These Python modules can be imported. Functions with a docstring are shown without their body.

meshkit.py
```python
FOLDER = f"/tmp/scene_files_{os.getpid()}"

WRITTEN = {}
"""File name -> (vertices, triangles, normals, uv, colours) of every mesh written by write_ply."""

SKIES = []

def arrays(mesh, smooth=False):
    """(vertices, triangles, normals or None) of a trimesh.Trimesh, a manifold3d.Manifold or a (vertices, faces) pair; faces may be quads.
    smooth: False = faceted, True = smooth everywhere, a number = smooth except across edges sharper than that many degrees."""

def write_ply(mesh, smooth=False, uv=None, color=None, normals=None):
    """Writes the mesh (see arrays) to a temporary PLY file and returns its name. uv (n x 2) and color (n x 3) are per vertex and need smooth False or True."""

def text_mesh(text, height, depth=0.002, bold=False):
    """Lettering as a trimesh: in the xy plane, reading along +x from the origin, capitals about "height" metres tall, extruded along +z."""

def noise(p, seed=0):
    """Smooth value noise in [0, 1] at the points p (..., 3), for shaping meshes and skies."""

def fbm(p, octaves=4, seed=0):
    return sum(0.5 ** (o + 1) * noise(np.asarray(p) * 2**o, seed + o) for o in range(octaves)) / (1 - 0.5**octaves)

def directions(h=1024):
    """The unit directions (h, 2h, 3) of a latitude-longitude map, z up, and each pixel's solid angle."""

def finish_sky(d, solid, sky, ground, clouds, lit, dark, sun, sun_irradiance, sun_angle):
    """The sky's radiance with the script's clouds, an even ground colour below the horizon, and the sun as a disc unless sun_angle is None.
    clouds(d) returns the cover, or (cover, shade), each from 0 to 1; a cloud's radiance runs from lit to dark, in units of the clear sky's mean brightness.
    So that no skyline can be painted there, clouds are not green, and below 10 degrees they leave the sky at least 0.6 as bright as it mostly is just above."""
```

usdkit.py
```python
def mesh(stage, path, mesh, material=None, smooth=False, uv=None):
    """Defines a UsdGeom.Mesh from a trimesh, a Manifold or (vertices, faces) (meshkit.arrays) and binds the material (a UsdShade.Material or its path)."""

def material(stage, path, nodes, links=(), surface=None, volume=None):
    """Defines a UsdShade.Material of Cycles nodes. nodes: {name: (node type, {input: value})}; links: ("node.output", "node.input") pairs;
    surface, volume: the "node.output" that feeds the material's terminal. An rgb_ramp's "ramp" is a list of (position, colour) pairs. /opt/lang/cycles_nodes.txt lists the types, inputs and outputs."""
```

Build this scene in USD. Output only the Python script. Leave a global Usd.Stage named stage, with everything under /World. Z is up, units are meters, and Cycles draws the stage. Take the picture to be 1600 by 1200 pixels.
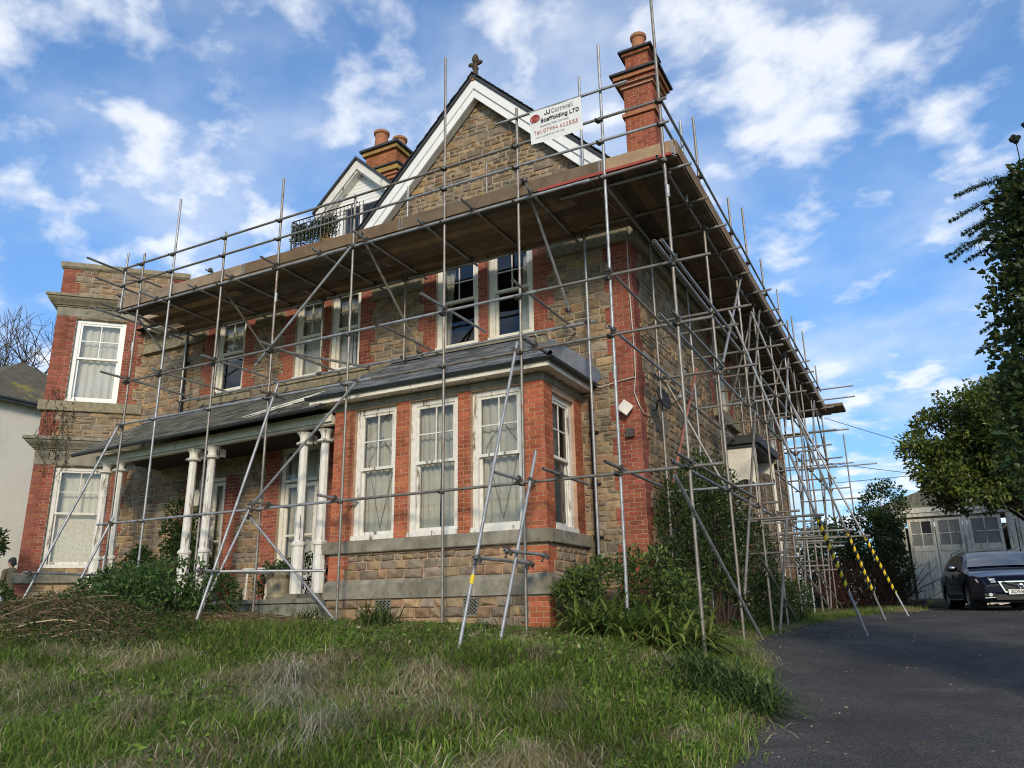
import math, random
import numpy as np, trimesh, usdkit, meshkit
import shapely
from shapely.geometry import Polygon, box as sbox
from shapely.ops import unary_union
from shapely.prepared import prep
from pxr import Usd, UsdGeom, UsdLux, UsdShade, Gf, Sdf, Vt

stage = Usd.Stage.CreateInMemory()
UsdGeom.SetStageUpAxis(stage, UsdGeom.Tokens.z)
UsdGeom.SetStageMetersPerUnit(stage, 1.0)
stage.SetDefaultPrim(UsdGeom.Xform.Define(stage, '/World').GetPrim())
T = Sdf.ValueTypeNames

# ------------------------------------------------------------------ camera, sky, sun, exposure
EYE = np.array([0.0, 0.0, 0.16])
YAW, PITCH, ROLL = 0.4791, 0.2838, -0.01721
_f = np.array([-math.sin(YAW) * math.cos(PITCH), math.cos(YAW) * math.cos(PITCH), math.sin(PITCH)])
_r0 = np.array([math.cos(YAW), math.sin(YAW), 0.0]); _u0 = np.cross(_r0, _f)
_r = math.cos(ROLL) * _r0 + math.sin(ROLL) * _u0
_u = -math.sin(ROLL) * _r0 + math.cos(ROLL) * _u0
cam = UsdGeom.Camera.Define(stage, '/World/camera')
cam.AddTransformOp().Set(Gf.Matrix4d(*_r, 0, *_u, 0, *(-_f), 0, *EYE, 1))
cam.CreateHorizontalApertureAttr(36.0); cam.CreateVerticalApertureAttr(27.0)
cam.CreateFocalLengthAttr(36.0 * 1217.2 / 1600)
cam.CreateExposureAttr(0.85)

SUN_AZ, SUN_EL = math.radians(152), math.radians(23)      # direction towards the sun: behind the camera, low
sun_dir = np.array([math.sin(SUN_AZ) * math.cos(SUN_EL), math.cos(SUN_AZ) * math.cos(SUN_EL), math.sin(SUN_EL)])
sun = UsdLux.DistantLight.Define(stage, '/World/sun')
sun.CreateIntensityAttr(0.4); sun.CreateAngleAttr(10.0); sun.CreateColorAttr(Gf.Vec3f(1.0, 0.85, 0.64)); sun.CreateNormalizeAttr(True)
_m = Gf.Matrix4d(); _m.SetRotate(Gf.Rotation(Gf.Vec3d(0, 0, 1), Gf.Vec3d(*sun_dir))); sun.AddTransformOp().Set(_m)

dome = UsdLux.DomeLight.Define(stage, '/World/sky')
SKY_STRENGTH = 0.1
usdkit.material(stage, '/World/Looks/sky_clouds', {
    'sky': ('sky_texture', {'sky_type': 'single_scattering', 'sun_disc': False, 'sun_elevation': SUN_EL, 'sun_rotation': SUN_AZ, 'aerosol_density': 0.6, 'ozone_density': 1.6}),
    'tc': ('texture_coordinate', {}),
    'sep': ('separate_xyz', {}),
    'den': ('math', {'math_type': 'add', 'value2': 0.24}),
    'px': ('math', {'math_type': 'divide'}), 'py': ('math', {'math_type': 'divide'}),
    'cmb': ('combine_xyz', {'z': 1.9}),
    'str': ('mapping', {'rotation': (0, 0, 0.5), 'scale': (1.0, 1.1, 1.0)}),
    'n1': ('noise_texture', {'scale': 1.6, 'detail': 2.0, 'roughness': 0.5, 'distortion': 0.2}),
    'n2': ('noise_texture', {'scale': 8.5, 'detail': 6.0, 'roughness': 0.52, 'distortion': 0.12}),
    'n3': ('noise_texture', {'scale': 2.3, 'detail': 5.0, 'roughness': 0.55, 'distortion': 0.2}),
    'mul': ('math', {'math_type': 'multiply', 'value2': 0.78}),
    'sum': ('math', {'math_type': 'multiply_add', 'value2': 1.2}),
    'puff': ('map_range', {'range_type': 'smoothstep', 'from_min': 0.88, 'from_max': 1.27, 'to_min': 0.0, 'to_max': 0.82, 'clamp': True}),
    'veil': ('map_range', {'range_type': 'smoothstep', 'from_min': 0.40, 'from_max': 0.76, 'to_min': 0.06, 'to_max': 0.66, 'clamp': True}),
    'cov': ('math', {'math_type': 'maximum'}),
    'lit': ('mix_color', {'blend_type': 'mix', 'a': (4.3, 4.8, 5.6), 'b': (6.3, 6.35, 6.45)}),
    'tint': ('mix_color', {'blend_type': 'multiply', 'fac': 1.0, 'b': (0.66, 1.0, 1.27)}),
    'low': ('rgb_ramp', {'ramp': [(0.0, (.52, .54, .62)), (.16, (.66, .68, .76)), (.42, (.95, .96, .98)), (1.0, (1.05, 1.05, 1.05))]}),
    'dim': ('mix_color', {'blend_type': 'multiply', 'fac': 1.0}),
    'mix': ('mix_color', {'blend_type': 'mix'}),
    'bg': ('background_shader', {'strength': SKY_STRENGTH})},
    [('tc.generated', 'sep.vector'), ('sep.z', 'den.value1'), ('sep.x', 'px.value1'), ('sep.y', 'py.value1'), ('den.value', 'px.value2'), ('den.value', 'py.value2'),
     ('px.value', 'cmb.x'), ('py.value', 'cmb.y'), ('cmb.vector', 'str.vector'), ('cmb.vector', 'n1.vector'), ('str.vector', 'n2.vector'), ('str.vector', 'n3.vector'),
     ('n1.fac', 'mul.value1'), ('n2.fac', 'sum.value1'), ('mul.value', 'sum.value3'), ('sum.value', 'puff.value'), ('n3.fac', 'veil.value'), ('puff.result', 'cov.value1'), ('veil.result', 'cov.value2'),
     ('puff.result', 'lit.fac'), ('sky.color', 'tint.a'), ('sep.z', 'low.fac'), ('tint.result', 'dim.a'), ('low.color', 'dim.b'), ('dim.result', 'mix.a'), ('lit.result', 'mix.b'), ('cov.value', 'mix.fac'), ('mix.result', 'bg.color')], surface='bg.background')
UsdShade.MaterialBindingAPI.Apply(dome.GetPrim()).Bind(UsdShade.Material.Get(stage, '/World/Looks/sky_clouds'))
dome.GetPrim().SetCustomDataByKey('kind', 'structure')

# ------------------------------------------------------------------ helpers
_names = {}
def numbered(parent, name):
    k = (parent, name); n = _names.get(k, -1) + 1; _names[k] = n
    return f'{parent}/{name}' if n == 0 else f'{parent}/{name}_{n:03d}'

class Node:
    def __init__(self, path, o): self.path, self.o, self.prim = path, np.asarray(o, float), stage.GetPrimAtPath(path)

def tag(n, label=None, cat=None, group=None, kind=None):
    for k, v in (('label', label), ('category', cat), ('group', group), ('kind', kind)):
        if v: n.prim.SetCustomDataByKey(k, v)
    return n

def thing(name, o, label, cat, group=None, kind=None):
    p = numbered('/World', name)
    x = UsdGeom.Xform.Define(stage, p); x.AddTranslateOp().Set(Gf.Vec3d(*map(float, o)))
    return tag(Node(p, o), label, cat, group, kind)

def obj(name, m, mat, parent=None, smooth=False, kind=None, label=None, cat=None, group=None):
    """m: trimesh or (verts, faces) or (verts, faces, tint per vertex), world coordinates."""
    base, o = (parent.path, parent.o) if parent else ('/World', np.zeros(3))
    tint = None
    if isinstance(m, tuple):
        if len(m) == 3: tint = m[2]
        v, f = np.asarray(m[0], float), np.asarray(m[1], int)
    else:
        v, f = np.array(m.vertices), np.array(m.faces)
        if m.metadata.get('tint') is not None: tint = m.metadata['tint']
    p = numbered(base, name)
    if parent is None:
        o = np.array([*(v.min(0) + v.max(0))[:2] / 2, v[:, 2].min()])
    g = usdkit.mesh(stage, p, (v - o, f), '/World/Looks/' + mat, smooth=(smooth if tint is None or smooth is True else False))
    if parent is None: g.AddTranslateOp().Set(Gf.Vec3d(*map(float, o)))
    if tint is not None:
        UsdGeom.PrimvarsAPI(g).CreatePrimvar('tint', T.Color3fArray, 'vertex').Set(Vt.Vec3fArray.FromNumpy(np.ascontiguousarray(np.broadcast_to(tint, v.shape), np.float32)))
    return tag(Node(p, o), label, cat, group, kind)

cat_ = trimesh.util.concatenate
def join(parts):
    """[(v, f, tint)] -> one."""
    vs, fs, ts, n = [], [], [], 0
    for v, f, t in parts:
        vs.append(v); fs.append(np.asarray(f) + n); ts.append(np.broadcast_to(t, v.shape)); n += len(v)
    return np.vstack(vs), np.vstack(fs), np.vstack(ts)

BF = np.array([[0, 2, 1], [0, 3, 2], [4, 5, 6], [4, 6, 7], [0, 1, 5], [0, 5, 4], [1, 2, 6], [1, 6, 5], [2, 3, 7], [2, 7, 6], [3, 0, 4], [3, 4, 7]])
def bx(x0, x1, y0, y1, z0, z1):
    return trimesh.creation.box(bounds=[[min(x0, x1), min(y0, y1), min(z0, z1)], [max(x0, x1), max(y0, y1), max(z0, z1)]])

def tube(a, b, r=0.0242, sides=10, hollow=True):
    a, b = np.asarray(a, float), np.asarray(b, float); d = b - a; d /= np.linalg.norm(d)
    s = np.cross(d, [0, 0, 1.0] if abs(d[2]) < .9 else [1.0, 0, 0]); s /= np.linalg.norm(s); t = np.cross(d, s)
    an = np.arange(sides) * 2 * np.pi / sides; c = np.cos(an)[:, None] * s + np.sin(an)[:, None] * t
    R = [a + c * r, b + c * r]
    i = np.arange(sides); j = (i + 1) % sides
    f = [np.stack([i, j, sides + j], 1), np.stack([i, sides + j, sides + i], 1)]
    if hollow:
        R += [a + c * r * .82, b + c * r * .82, a + c * r * .82 + d * .12, b + c * r * .82 - d * .12]
        q = lambda p0, p1: [np.stack([p0 * sides + i, p0 * sides + j, p1 * sides + j], 1), np.stack([p0 * sides + i, p1 * sides + j, p1 * sides + i], 1)]
        f += q(2, 0) + q(4, 2) + q(1, 3) + q(3, 5)
    else:
        R += [a[None], b[None]]
        f += [np.stack([j, i, np.full(sides, 2 * sides)], 1), np.stack([sides + i, sides + j, np.full(sides, 2 * sides + 1)], 1)]
    return trimesh.Trimesh(np.vstack(R), np.vstack(f), process=False)

def polytube(pts, rad, sides=6):
    p = np.asarray(pts, float); rad = np.broadcast_to(rad, (len(p),))
    t = np.gradient(p, axis=0); t /= np.linalg.norm(t, axis=1, keepdims=True) + 1e-12
    ref = np.array([0.31, 0.17, 1.0]) if np.abs(t[:, 2]).mean() < .8 else np.array([1.0, .13, 0.1])
    a = np.cross(t, ref); a /= np.linalg.norm(a, axis=1, keepdims=True) + 1e-12; b = np.cross(t, a)
    an = np.arange(sides) * 2 * np.pi / sides
    v = p[:, None] + rad[:, None, None] * (np.cos(an)[None, :, None] * a[:, None] + np.sin(an)[None, :, None] * b[:, None])
    i, j = np.meshgrid(np.arange(len(p) - 1), np.arange(sides), indexing='ij')
    q = np.stack([i * sides + j, i * sides + (j + 1) % sides, (i + 1) * sides + (j + 1) % sides, (i + 1) * sides + j], -1).reshape(-1, 4)
    return trimesh.Trimesh(v.reshape(-1, 3), np.vstack([q[:, [0, 1, 2]], q[:, [0, 2, 3]]]), process=False)

def lathe(profile, centre, sides=20):
    m = trimesh.creation.revolve(np.asarray(profile, float), sections=sides); m.apply_translation(centre); return m

class Wall:
    """u along the wall, z up, d outwards."""
    def __init__(s, o, d, n): s.o, s.d, s.n = np.array([*o, 0.0]), np.array([*d, 0.0]), np.array([*n, 0.0]); s.flip = np.linalg.det(np.array([s.d, [0, 0, 1], s.n])) < 0
    def p(s, u, z, d=0.0):
        u, z, d = np.broadcast_arrays(np.asarray(u, float), np.asarray(z, float), np.asarray(d, float))
        return s.o + u[..., None] * s.d + z[..., None] * np.array([0, 0, 1.0]) + d[..., None] * s.n
    def box(s, u0, u1, z0, z1, d0, d1):
        c = [(u0, z0, d0), (u1, z0, d0), (u1, z1, d0), (u0, z1, d0), (u0, z0, d1), (u1, z0, d1), (u1, z1, d1), (u0, z1, d1)]
        f = BF[:, ::-1] if s.flip else BF
        return trimesh.Trimesh(np.array([s.p(*q) for q in c]), f, process=False)
    def slab(s, poly, d0, d1):
        ms = []
        for g in getattr(poly, 'geoms', [poly]):
            m = trimesh.creation.extrude_polygon(g, d1 - d0, engine='earcut'); v = np.array(m.vertices)
            ms.append(trimesh.Trimesh(s.p(v[:, 0], v[:, 1], d0 + v[:, 2]), m.faces[:, ::-1] if s.flip else m.faces, process=False))
        return cat_(ms)
    def sheet(s, u0, u1, z0, z1, d):
        return trimesh.Trimesh(np.array([s.p(u0, z0, d), s.p(u1, z0, d), s.p(u1, z1, d), s.p(u0, z1, d)]), [[0, 1, 2], [0, 2, 3]], process=False)

def piece(wall, c, depth, inset, bulge, rng, back=-0.012):
    """one stone or brick from its outline c (n x 2)."""
    c = np.asarray(c, float); n = len(c); m = c.mean(0); r = m - c; L = np.linalg.norm(r, axis=1, keepdims=True) + 1e-9
    ins = c + r * np.minimum(inset / L, .45)
    dz = depth + (rng.uniform(-.5, .5, n) * bulge if bulge else 0)
    v = [wall.p(c[:, 0], c[:, 1], back), wall.p(ins[:, 0], ins[:, 1], dz)]
    i = np.arange(n); j = (i + 1) % n
    f = [np.stack([i, j, n + j], 1), np.stack([i, n + j, n + i], 1)]
    if bulge:
        off = rng.uniform(-.22, .22, 2) * (c.max(0) - c.min(0))
        v.append(wall.p(m[0] + off[0], m[1] + off[1], depth + bulge * rng.uniform(.4, 1.3))[None])
        f.append(np.stack([n + i, n + j, np.full(n, 2 * n)], 1))
    else:
        f.append(np.stack([np.full(n - 2, n), n + i[1:-1], n + i[2:]], 1))
    f = np.vstack(f)
    return np.vstack(v), (f[:, ::-1] if wall.flip else f)

def clipped(rects, region):
    out, pr = [], prep(region)
    for r in rects:
        g = sbox(*r)
        if pr.contains(g): out.append(np.array([[r[0], r[1]], [r[2], r[1]], [r[2], r[3]], [r[0], r[3]]]))
        elif pr.intersects(g):
            h = region.intersection(g)
            for q in getattr(h, 'geoms', [h]):
                if q.geom_type == 'Polygon' and q.area > .0012:
                    q = shapely.remove_repeated_points(q, .004); c = np.array(shapely.geometry.polygon.orient(q).exterior.coords)[:-1]
                    if len(c) >= 3 and (c.max(0) - c.min(0)).min() > .018: out.append(c)
    return out

def stone_rects(b, rng, lo=.11, hi=.22, jt=.012):
    x0, z0, x1, z1 = b; out = []; z = z0
    while z < z1:
        h = rng.uniform(lo, hi); u = x0 - rng.uniform(0, .3)
        while u < x1:
            l = h * rng.uniform(1.1, 2.9)
            if h > .165 and rng.random() < .33:
                k = rng.uniform(.42, .58) * h; w2 = l * rng.uniform(.4, .6)
                out.append((u, z, u + l - jt, z + k - jt)); out += [(u, z + k, u + w2 - jt, z + h - jt), (u + w2, z + k, u + l - jt, z + h - jt)] if rng.random() < .5 else [(u, z + k, u + l - jt, z + h - jt)]
            else: out.append((u, z, u + l - jt, z + h - jt))
            u += l
        z += h
    return out

def brick_rects(b, h=.075, l=.225, jt=.008, header=None):
    x0, z0, x1, z1 = b; out = []
    for k in range(int((z1 - z0) / h) + 2):
        z = math.floor(z0 / h) * h + k * h; kk = round(z / h); u = x0 - l - (kk % 2) * l / 2
        while u < x1:
            out.append((u, z, u + l - jt, z + h - jt)); u += l
    return out

def toothed(u0, u1, z0, z1, left=0, right=0, step=.3):
    """brick dressing with its edges toothed into the stone: left/right say how far the long courses reach."""
    out = []; z = z0; k = int(math.floor(z0 / step))
    z = k * step
    while z < z1:
        a = k % 2
        out.append(sbox(u0 - left * a, max(z, z0), u1 + right * a, min(z + step, z1))); z += step; k += 1
    return unary_union(out)

STONES, BRICKS = [], []          # (v, f, tint, size on screen)
srng = np.random.default_rng(11)
STONE_TINTS = np.array([[.235, .162, .098], [.265, .185, .105], [.19, .145, .10], [.30, .20, .105], [.215, .17, .125], [.16, .13, .10], [.33, .215, .11], [.25, .20, .15], [.28, .155, .085]])
def tint_stone():
    t = STONE_TINTS[srng.integers(len(STONE_TINTS))] * srng.uniform(.7, 1.2); return (t * .72 + np.array([.255, .20, .132]) * .28) * 1.2
def tint_brick(base=(.36, .093, .045)):
    return np.array(base) * srng.uniform(.78, 1.18) * np.array([1, srng.uniform(.9, 1.15), srng.uniform(.9, 1.15)])
def on_screen(v):
    c = v.mean(0); d = (c - EYE) @ _f; return np.linalg.norm(v.max(0) - v.min(0)) / max(d, .1)
def lay_stone(wall, region, lo=.085, hi=.195, depth=.014, bulge=.024):
    for c in clipped(stone_rects(region.bounds, srng, lo, hi), region):
        c = c + srng.uniform(-.007, .007, c.shape)
        v, f = piece(wall, c, depth * srng.uniform(.6, 1.3), .012, bulge, srng); STONES.append((v, f, tint_stone(), on_screen(v)))
def lay_brick(wall, region, base=(.36, .093, .045), depth=.006):
    for g in getattr(region, 'geoms', [region]):
        for c in clipped(brick_rects(g.bounds), g):
            v, f = piece(wall, c, depth + srng.uniform(-.002, .002), .003, 0, srng); BRICKS.append((v, f, tint_brick(base), on_screen(v)))

# ------------------------------------------------------------------ materials
def mat(name, base=None, rough=.8, var=.25, scale=6.0, tint=False, bump=0.0, bscale=40.0, metal=0.0, spec=.3, spots=None, spot_scale=3.0, spot_at=(.6, .7), trans=0.0, detail=6.0, streak=None, stain=None, stain_at=(.5, .75), stain_scale=.7):
    n = {'geo': ('geometry', {}), 'n1': ('noise_texture', {'scale': scale, 'detail': detail, 'roughness': .65}),
         'p': ('principled_bsdf', {'roughness': rough, 'metallic': metal, 'specular_ior_level': spec})}
    l = [('geo.position', 'n1.vector')]
    if tint: n['base'] = ('attribute', {'attribute': 'tint'}); src = 'base.color'
    else: n['base'] = ('color', {'value': base}); src = 'base.color'
    n['r'] = ('rgb_ramp', {'ramp': [(.25, (1 - var,) * 3), (.75, (1 + var,) * 3)]})
    n['m'] = ('mix_color', {'blend_type': 'multiply', 'fac': 1.0})
    l += [('n1.fac', 'r.fac'), (src, 'm.a'), ('r.color', 'm.b')]; out = 'm.result'
    if spots:
        n['mp'] = ('mapping', {'scale': streak or (1, 1, 1)}); n['n2'] = ('noise_texture', {'scale': spot_scale, 'detail': 8.0, 'roughness': .7})
        n['sr'] = ('rgb_ramp', {'ramp': [(spot_at[0], (0, 0, 0)), (spot_at[1], (1, 1, 1))]}); n['sm'] = ('mix_color', {'b': spots})
        l += [('geo.position', 'mp.vector'), ('mp.vector', 'n2.vector'), ('n2.fac', 'sr.fac'), ('sr.color', 'sm.fac'), (out, 'sm.a')]; out = 'sm.result'
    if stain:
        n['mp2'] = ('mapping', {'scale': (1, 1, .45)}); n['n5'] = ('noise_texture', {'scale': stain_scale, 'detail': 7.0, 'roughness': .68, 'distortion': .3}); n['st'] = ('rgb_ramp', {'ramp': [(stain_at[0], (1, 1, 1)), (stain_at[1], stain)]}); n['stm'] = ('mix_color', {'blend_type': 'multiply', 'fac': 1.0})
        l += [('geo.position', 'mp2.vector'), ('mp2.vector', 'n5.vector'), ('n5.fac', 'st.fac'), (out, 'stm.a'), ('st.color', 'stm.b')]; out = 'stm.result'
    l.append((out, 'p.base_color'))
    if bump:
        n['n3'] = ('noise_texture', {'scale': bscale, 'detail': 6.0, 'roughness': .7}); n['b'] = ('bump', {'strength': bump, 'distance': .012})
        l += [('geo.position', 'n3.vector'), ('n3.fac', 'b.height'), ('b.normal', 'p.normal')]
    surf = 'p.BSDF'
    if trans:
        n['tr'] = ('translucent_bsdf', {}); n['mc'] = ('mix_closure', {'fac': trans})
        l += [(out, 'tr.color'), ('p.BSDF', 'mc.closure1'), ('tr.BSDF', 'mc.closure2')]; surf = 'mc.closure'
    usdkit.material(stage, '/World/Looks/' + name, n, l, surface=surf)

mat('stone', tint=True, var=.36, scale=9, rough=.92, bump=.7, bscale=28, spots=(.20, .17, .12), spot_scale=1.1, spot_at=(.56, .72), spec=.15, stain=(.5, .5, .52), stain_at=(.46, .72))
mat('brick', tint=True, var=.22, scale=14, rough=.88, bump=.35, bscale=60, spots=(.42, .24, .17), spot_scale=2.6, spot_at=(.66, .74), spec=.15, stain=(.45, .43, .42), stain_at=(.47, .72), stain_scale=1.1)
mat('mortar', (.36, .295, .21), var=.3, scale=5, rough=.95, bump=.4, bscale=50, spec=.1)
mat('brick_mortar', (.44, .30, .21), var=.25, scale=7, rough=.95, spec=.1)
mat('dressed_stone', (.29, .262, .205), var=.3, scale=7, rough=.9, bump=.5, bscale=70, spots=(.13, .125, .09), spot_scale=4, spot_at=(.55, .72), spec=.15, stain=(.55, .55, .52), stain_at=(.42, .68), stain_scale=1.3)
mat('lichen_stone', (.26, .225, .15), var=.4, scale=9, rough=.95, bump=.6, bscale=50, spots=(.40, .37, .24), spot_scale=9, spot_at=(.6, .68), spec=.1)
mat('slate', tint=True, var=.3, scale=12, rough=.55, bump=.35, bscale=55, spots=(.115, .115, .075), spot_scale=2.2, spot_at=(.52, .7), spec=.4)
mat('roof_dark', (.045, .047, .05), var=.3, scale=6, rough=.6, spec=.3)
mat('lead', (.16, .175, .20), var=.3, scale=5, rough=.5, metal=.15, bump=.3, bscale=9, spots=(.30, .31, .33), spot_scale=3, spot_at=(.55, .75))
mat('old_white', (.74, .70, .60), stain=(.72, .68, .6), stain_scale=2.2, var=.12, scale=11, rough=.6, bump=.35, bscale=45, spots=(.36, .31, .23), spot_scale=11, spot_at=(.62, .68), streak=(1, 1, .3))
mat('clean_white', (.80, .79, .76), var=.06, scale=5, rough=.45, bump=.05, spots=(.6, .58, .53), spot_scale=3, spot_at=(.6, .85))
mat('peeling_white', (.70, .67, .60), var=.15, scale=9, rough=.7, bump=.5, bscale=40, spots=(.20, .16, .11), spot_scale=8, spot_at=(.57, .62), streak=(1, 1, .16))
mat('garage_paint', (.70, .67, .58), var=.2, scale=6, rough=.8, bump=.4, bscale=30, spots=(.20, .17, .13), spot_scale=6, spot_at=(.53, .62), streak=(1.2, 1, .15))
mat('galvanised', (.36, .36, .355), var=.4, scale=7, rough=.52, metal=.6, spots=(.24, .17, .12), spot_scale=3, spot_at=(.56, .72), bump=.1)
mat('old_galvanised', (.26, .235, .20), var=.35, scale=8, rough=.5, metal=.6, spots=(.20, .11, .06), spot_scale=2.4, spot_at=(.55, .7), bump=.15)
mat('dark_steel', (.10, .09, .08), var=.4, scale=20, rough=.55, metal=.5, spots=(.2, .11, .06), spot_scale=30, spot_at=(.55, .65))
mat('red_tube', (.45, .16, .12), var=.3, scale=8, rough=.5, metal=.3)
mat('board', tint=True, var=.3, scale=3.5, rough=.85, bump=.4, bscale=25, spots=(.09, .065, .045), spot_scale=2.2, spot_at=(.58, .75), spec=.15)
mat('red_paint', (.32, .06, .04), var=.2, rough=.6)
mat('black_metal', (.018, .018, .02), var=.2, rough=.45, spec=.4)
mat('black_plastic', (.02, .02, .022), var=.15, rough=.4)
mat('render_white', (.82, .76, .64), var=.07, scale=1.2, rough=.85, bump=.1, spots=(.5, .47, .42), spot_scale=.8, spot_at=(.55, .8), streak=(1, 1, .3))
mat('moss_roof', (.115, .095, .062), var=.4, scale=3, rough=.9, bump=.6, bscale=7, spots=(.30, .24, .04), spot_scale=.9, spot_at=(.56, .66))
mat('terracotta', (.36, .15, .075), var=.25, scale=7, rough=.85, spots=(.22, .20, .08), spot_scale=5, spot_at=(.58, .68), bump=.2)
mat('lichen_terracotta', (.33, .19, .07), var=.3, scale=6, rough=.9, spots=(.36, .28, .05), spot_scale=4, spot_at=(.48, .62), bump=.2)
mat('curtain', (.80, .77, .66), var=.14, scale=4, rough=.9, trans=.35, spec=.05)
mat('lace', (.72, .68, .58), var=.35, scale=26, rough=.9, trans=.3, spec=.05)
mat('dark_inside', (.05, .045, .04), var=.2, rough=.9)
usdkit.material(stage, '/World/Looks/asphalt', {'geo': ('geometry', {}), 'v': ('voronoi_texture', {'scale': 95.0, 'feature': 'f1'}), 'vr': ('rgb_ramp', {'ramp': [(0, (.125, .118, .108)), (.35, (.068, .064, .059)), (.8, (.033, .031, .029))]}),
    'vc': ('separate_color', {}), 'cr': ('rgb_ramp', {'ramp': [(.2, (.7, .7, .7)), (.8, (1.25, 1.23, 1.2)), (.93, (2.3, 2.2, 2.1))]}), 'm1': ('mix_color', {'blend_type': 'multiply', 'fac': 1.0}),
    'n': ('noise_texture', {'scale': .9, 'detail': 6.0, 'roughness': .65, 'distortion': .4}), 'nr': ('rgb_ramp', {'ramp': [(.34, (.62, .62, .64)), (.52, (1.0, 1.0, 1.0)), (.68, (1.55, 1.5, 1.42))]}), 'm2': ('mix_color', {'blend_type': 'multiply', 'fac': 1.0}),
    'n4': ('noise_texture', {'scale': 3.2, 'detail': 7.0, 'roughness': .7}), 'mr': ('rgb_ramp', {'ramp': [(.6, (0, 0, 0)), (.72, (.55, .55, .55))]}), 'm3': ('mix_color', {'b': (.055, .06, .03)}),
    'b': ('bump', {'strength': .9, 'distance': .006, 'invert': True}), 'p': ('principled_bsdf', {'roughness': .88, 'specular_ior_level': .3})},
    [('geo.position', 'v.vector'), ('v.distance', 'vr.fac'), ('v.color', 'vc.color'), ('vc.r', 'cr.fac'), ('vr.color', 'm1.a'), ('cr.color', 'm1.b'), ('geo.position', 'n.vector'), ('n.fac', 'nr.fac'), ('m1.result', 'm2.a'), ('nr.color', 'm2.b'),
     ('geo.position', 'n4.vector'), ('n4.fac', 'mr.fac'), ('mr.color', 'm3.fac'), ('m2.result', 'm3.a'), ('m3.result', 'p.base_color'), ('v.distance', 'b.height'), ('b.normal', 'p.normal')], surface='p.BSDF')
mat('soil', (.10, .115, .035), var=.5, scale=3, rough=1, bump=.8, bscale=14, spots=(.11, .085, .05), spot_scale=2, spot_at=(.5, .65), spec=.05)
mat('concrete', (.22, .215, .18), var=.3, scale=5, rough=.95, bump=.5, bscale=35, spots=(.09, .10, .05), spot_scale=3, spot_at=(.5, .65), spec=.1)
mat('bark', (.09, .07, .05), var=.4, scale=8, rough=.95, bump=.8, bscale=18, spec=.1)
mat('twig_brown', tint=True, var=.35, scale=5, rough=.95, spec=.08)
mat('leaf', tint=True, var=.35, scale=1.7, rough=.42, spec=.35, trans=.22)
mat('matt_leaf', tint=True, var=.3, scale=1.2, rough=.75, spec=.12, trans=.2)
mat('grass_blade', tint=True, var=.55, scale=.9, rough=.6, spec=.15, trans=.3)
mat('yellow_tape', (.72, .52, .02), var=.12, rough=.5)
mat('black_tape', (.02, .02, .02), var=.1, rough=.5)
mat('banner', (.72, .72, .69), var=.05, scale=3, rough=.5, spots=(.55, .54, .5), spot_scale=4, spot_at=(.55, .8))
mat('ink_black', (.02, .02, .02), var=.05, rough=.5)
mat('ink_red', (.42, .10, .09), var=.1, rough=.5)
mat('ink_grey', (.22, .20, .20), var=.1, rough=.5)
mat('car_paint', (.006, .009, .022), var=.05, rough=.12, spec=.6)
mat('chrome', (.75, .75, .75), var=.05, rough=.15, metal=1.0)
mat('tyre', (.018, .018, .018), var=.2, rough=.85)
mat('alloy', (.45, .45, .46), var=.1, rough=.35, metal=.8)
mat('plate_white', (.78, .78, .76), var=.04, rough=.4)
mat('headlamp', (.55, .56, .57), var=.1, rough=.1, metal=.4, spec=.7)
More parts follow.
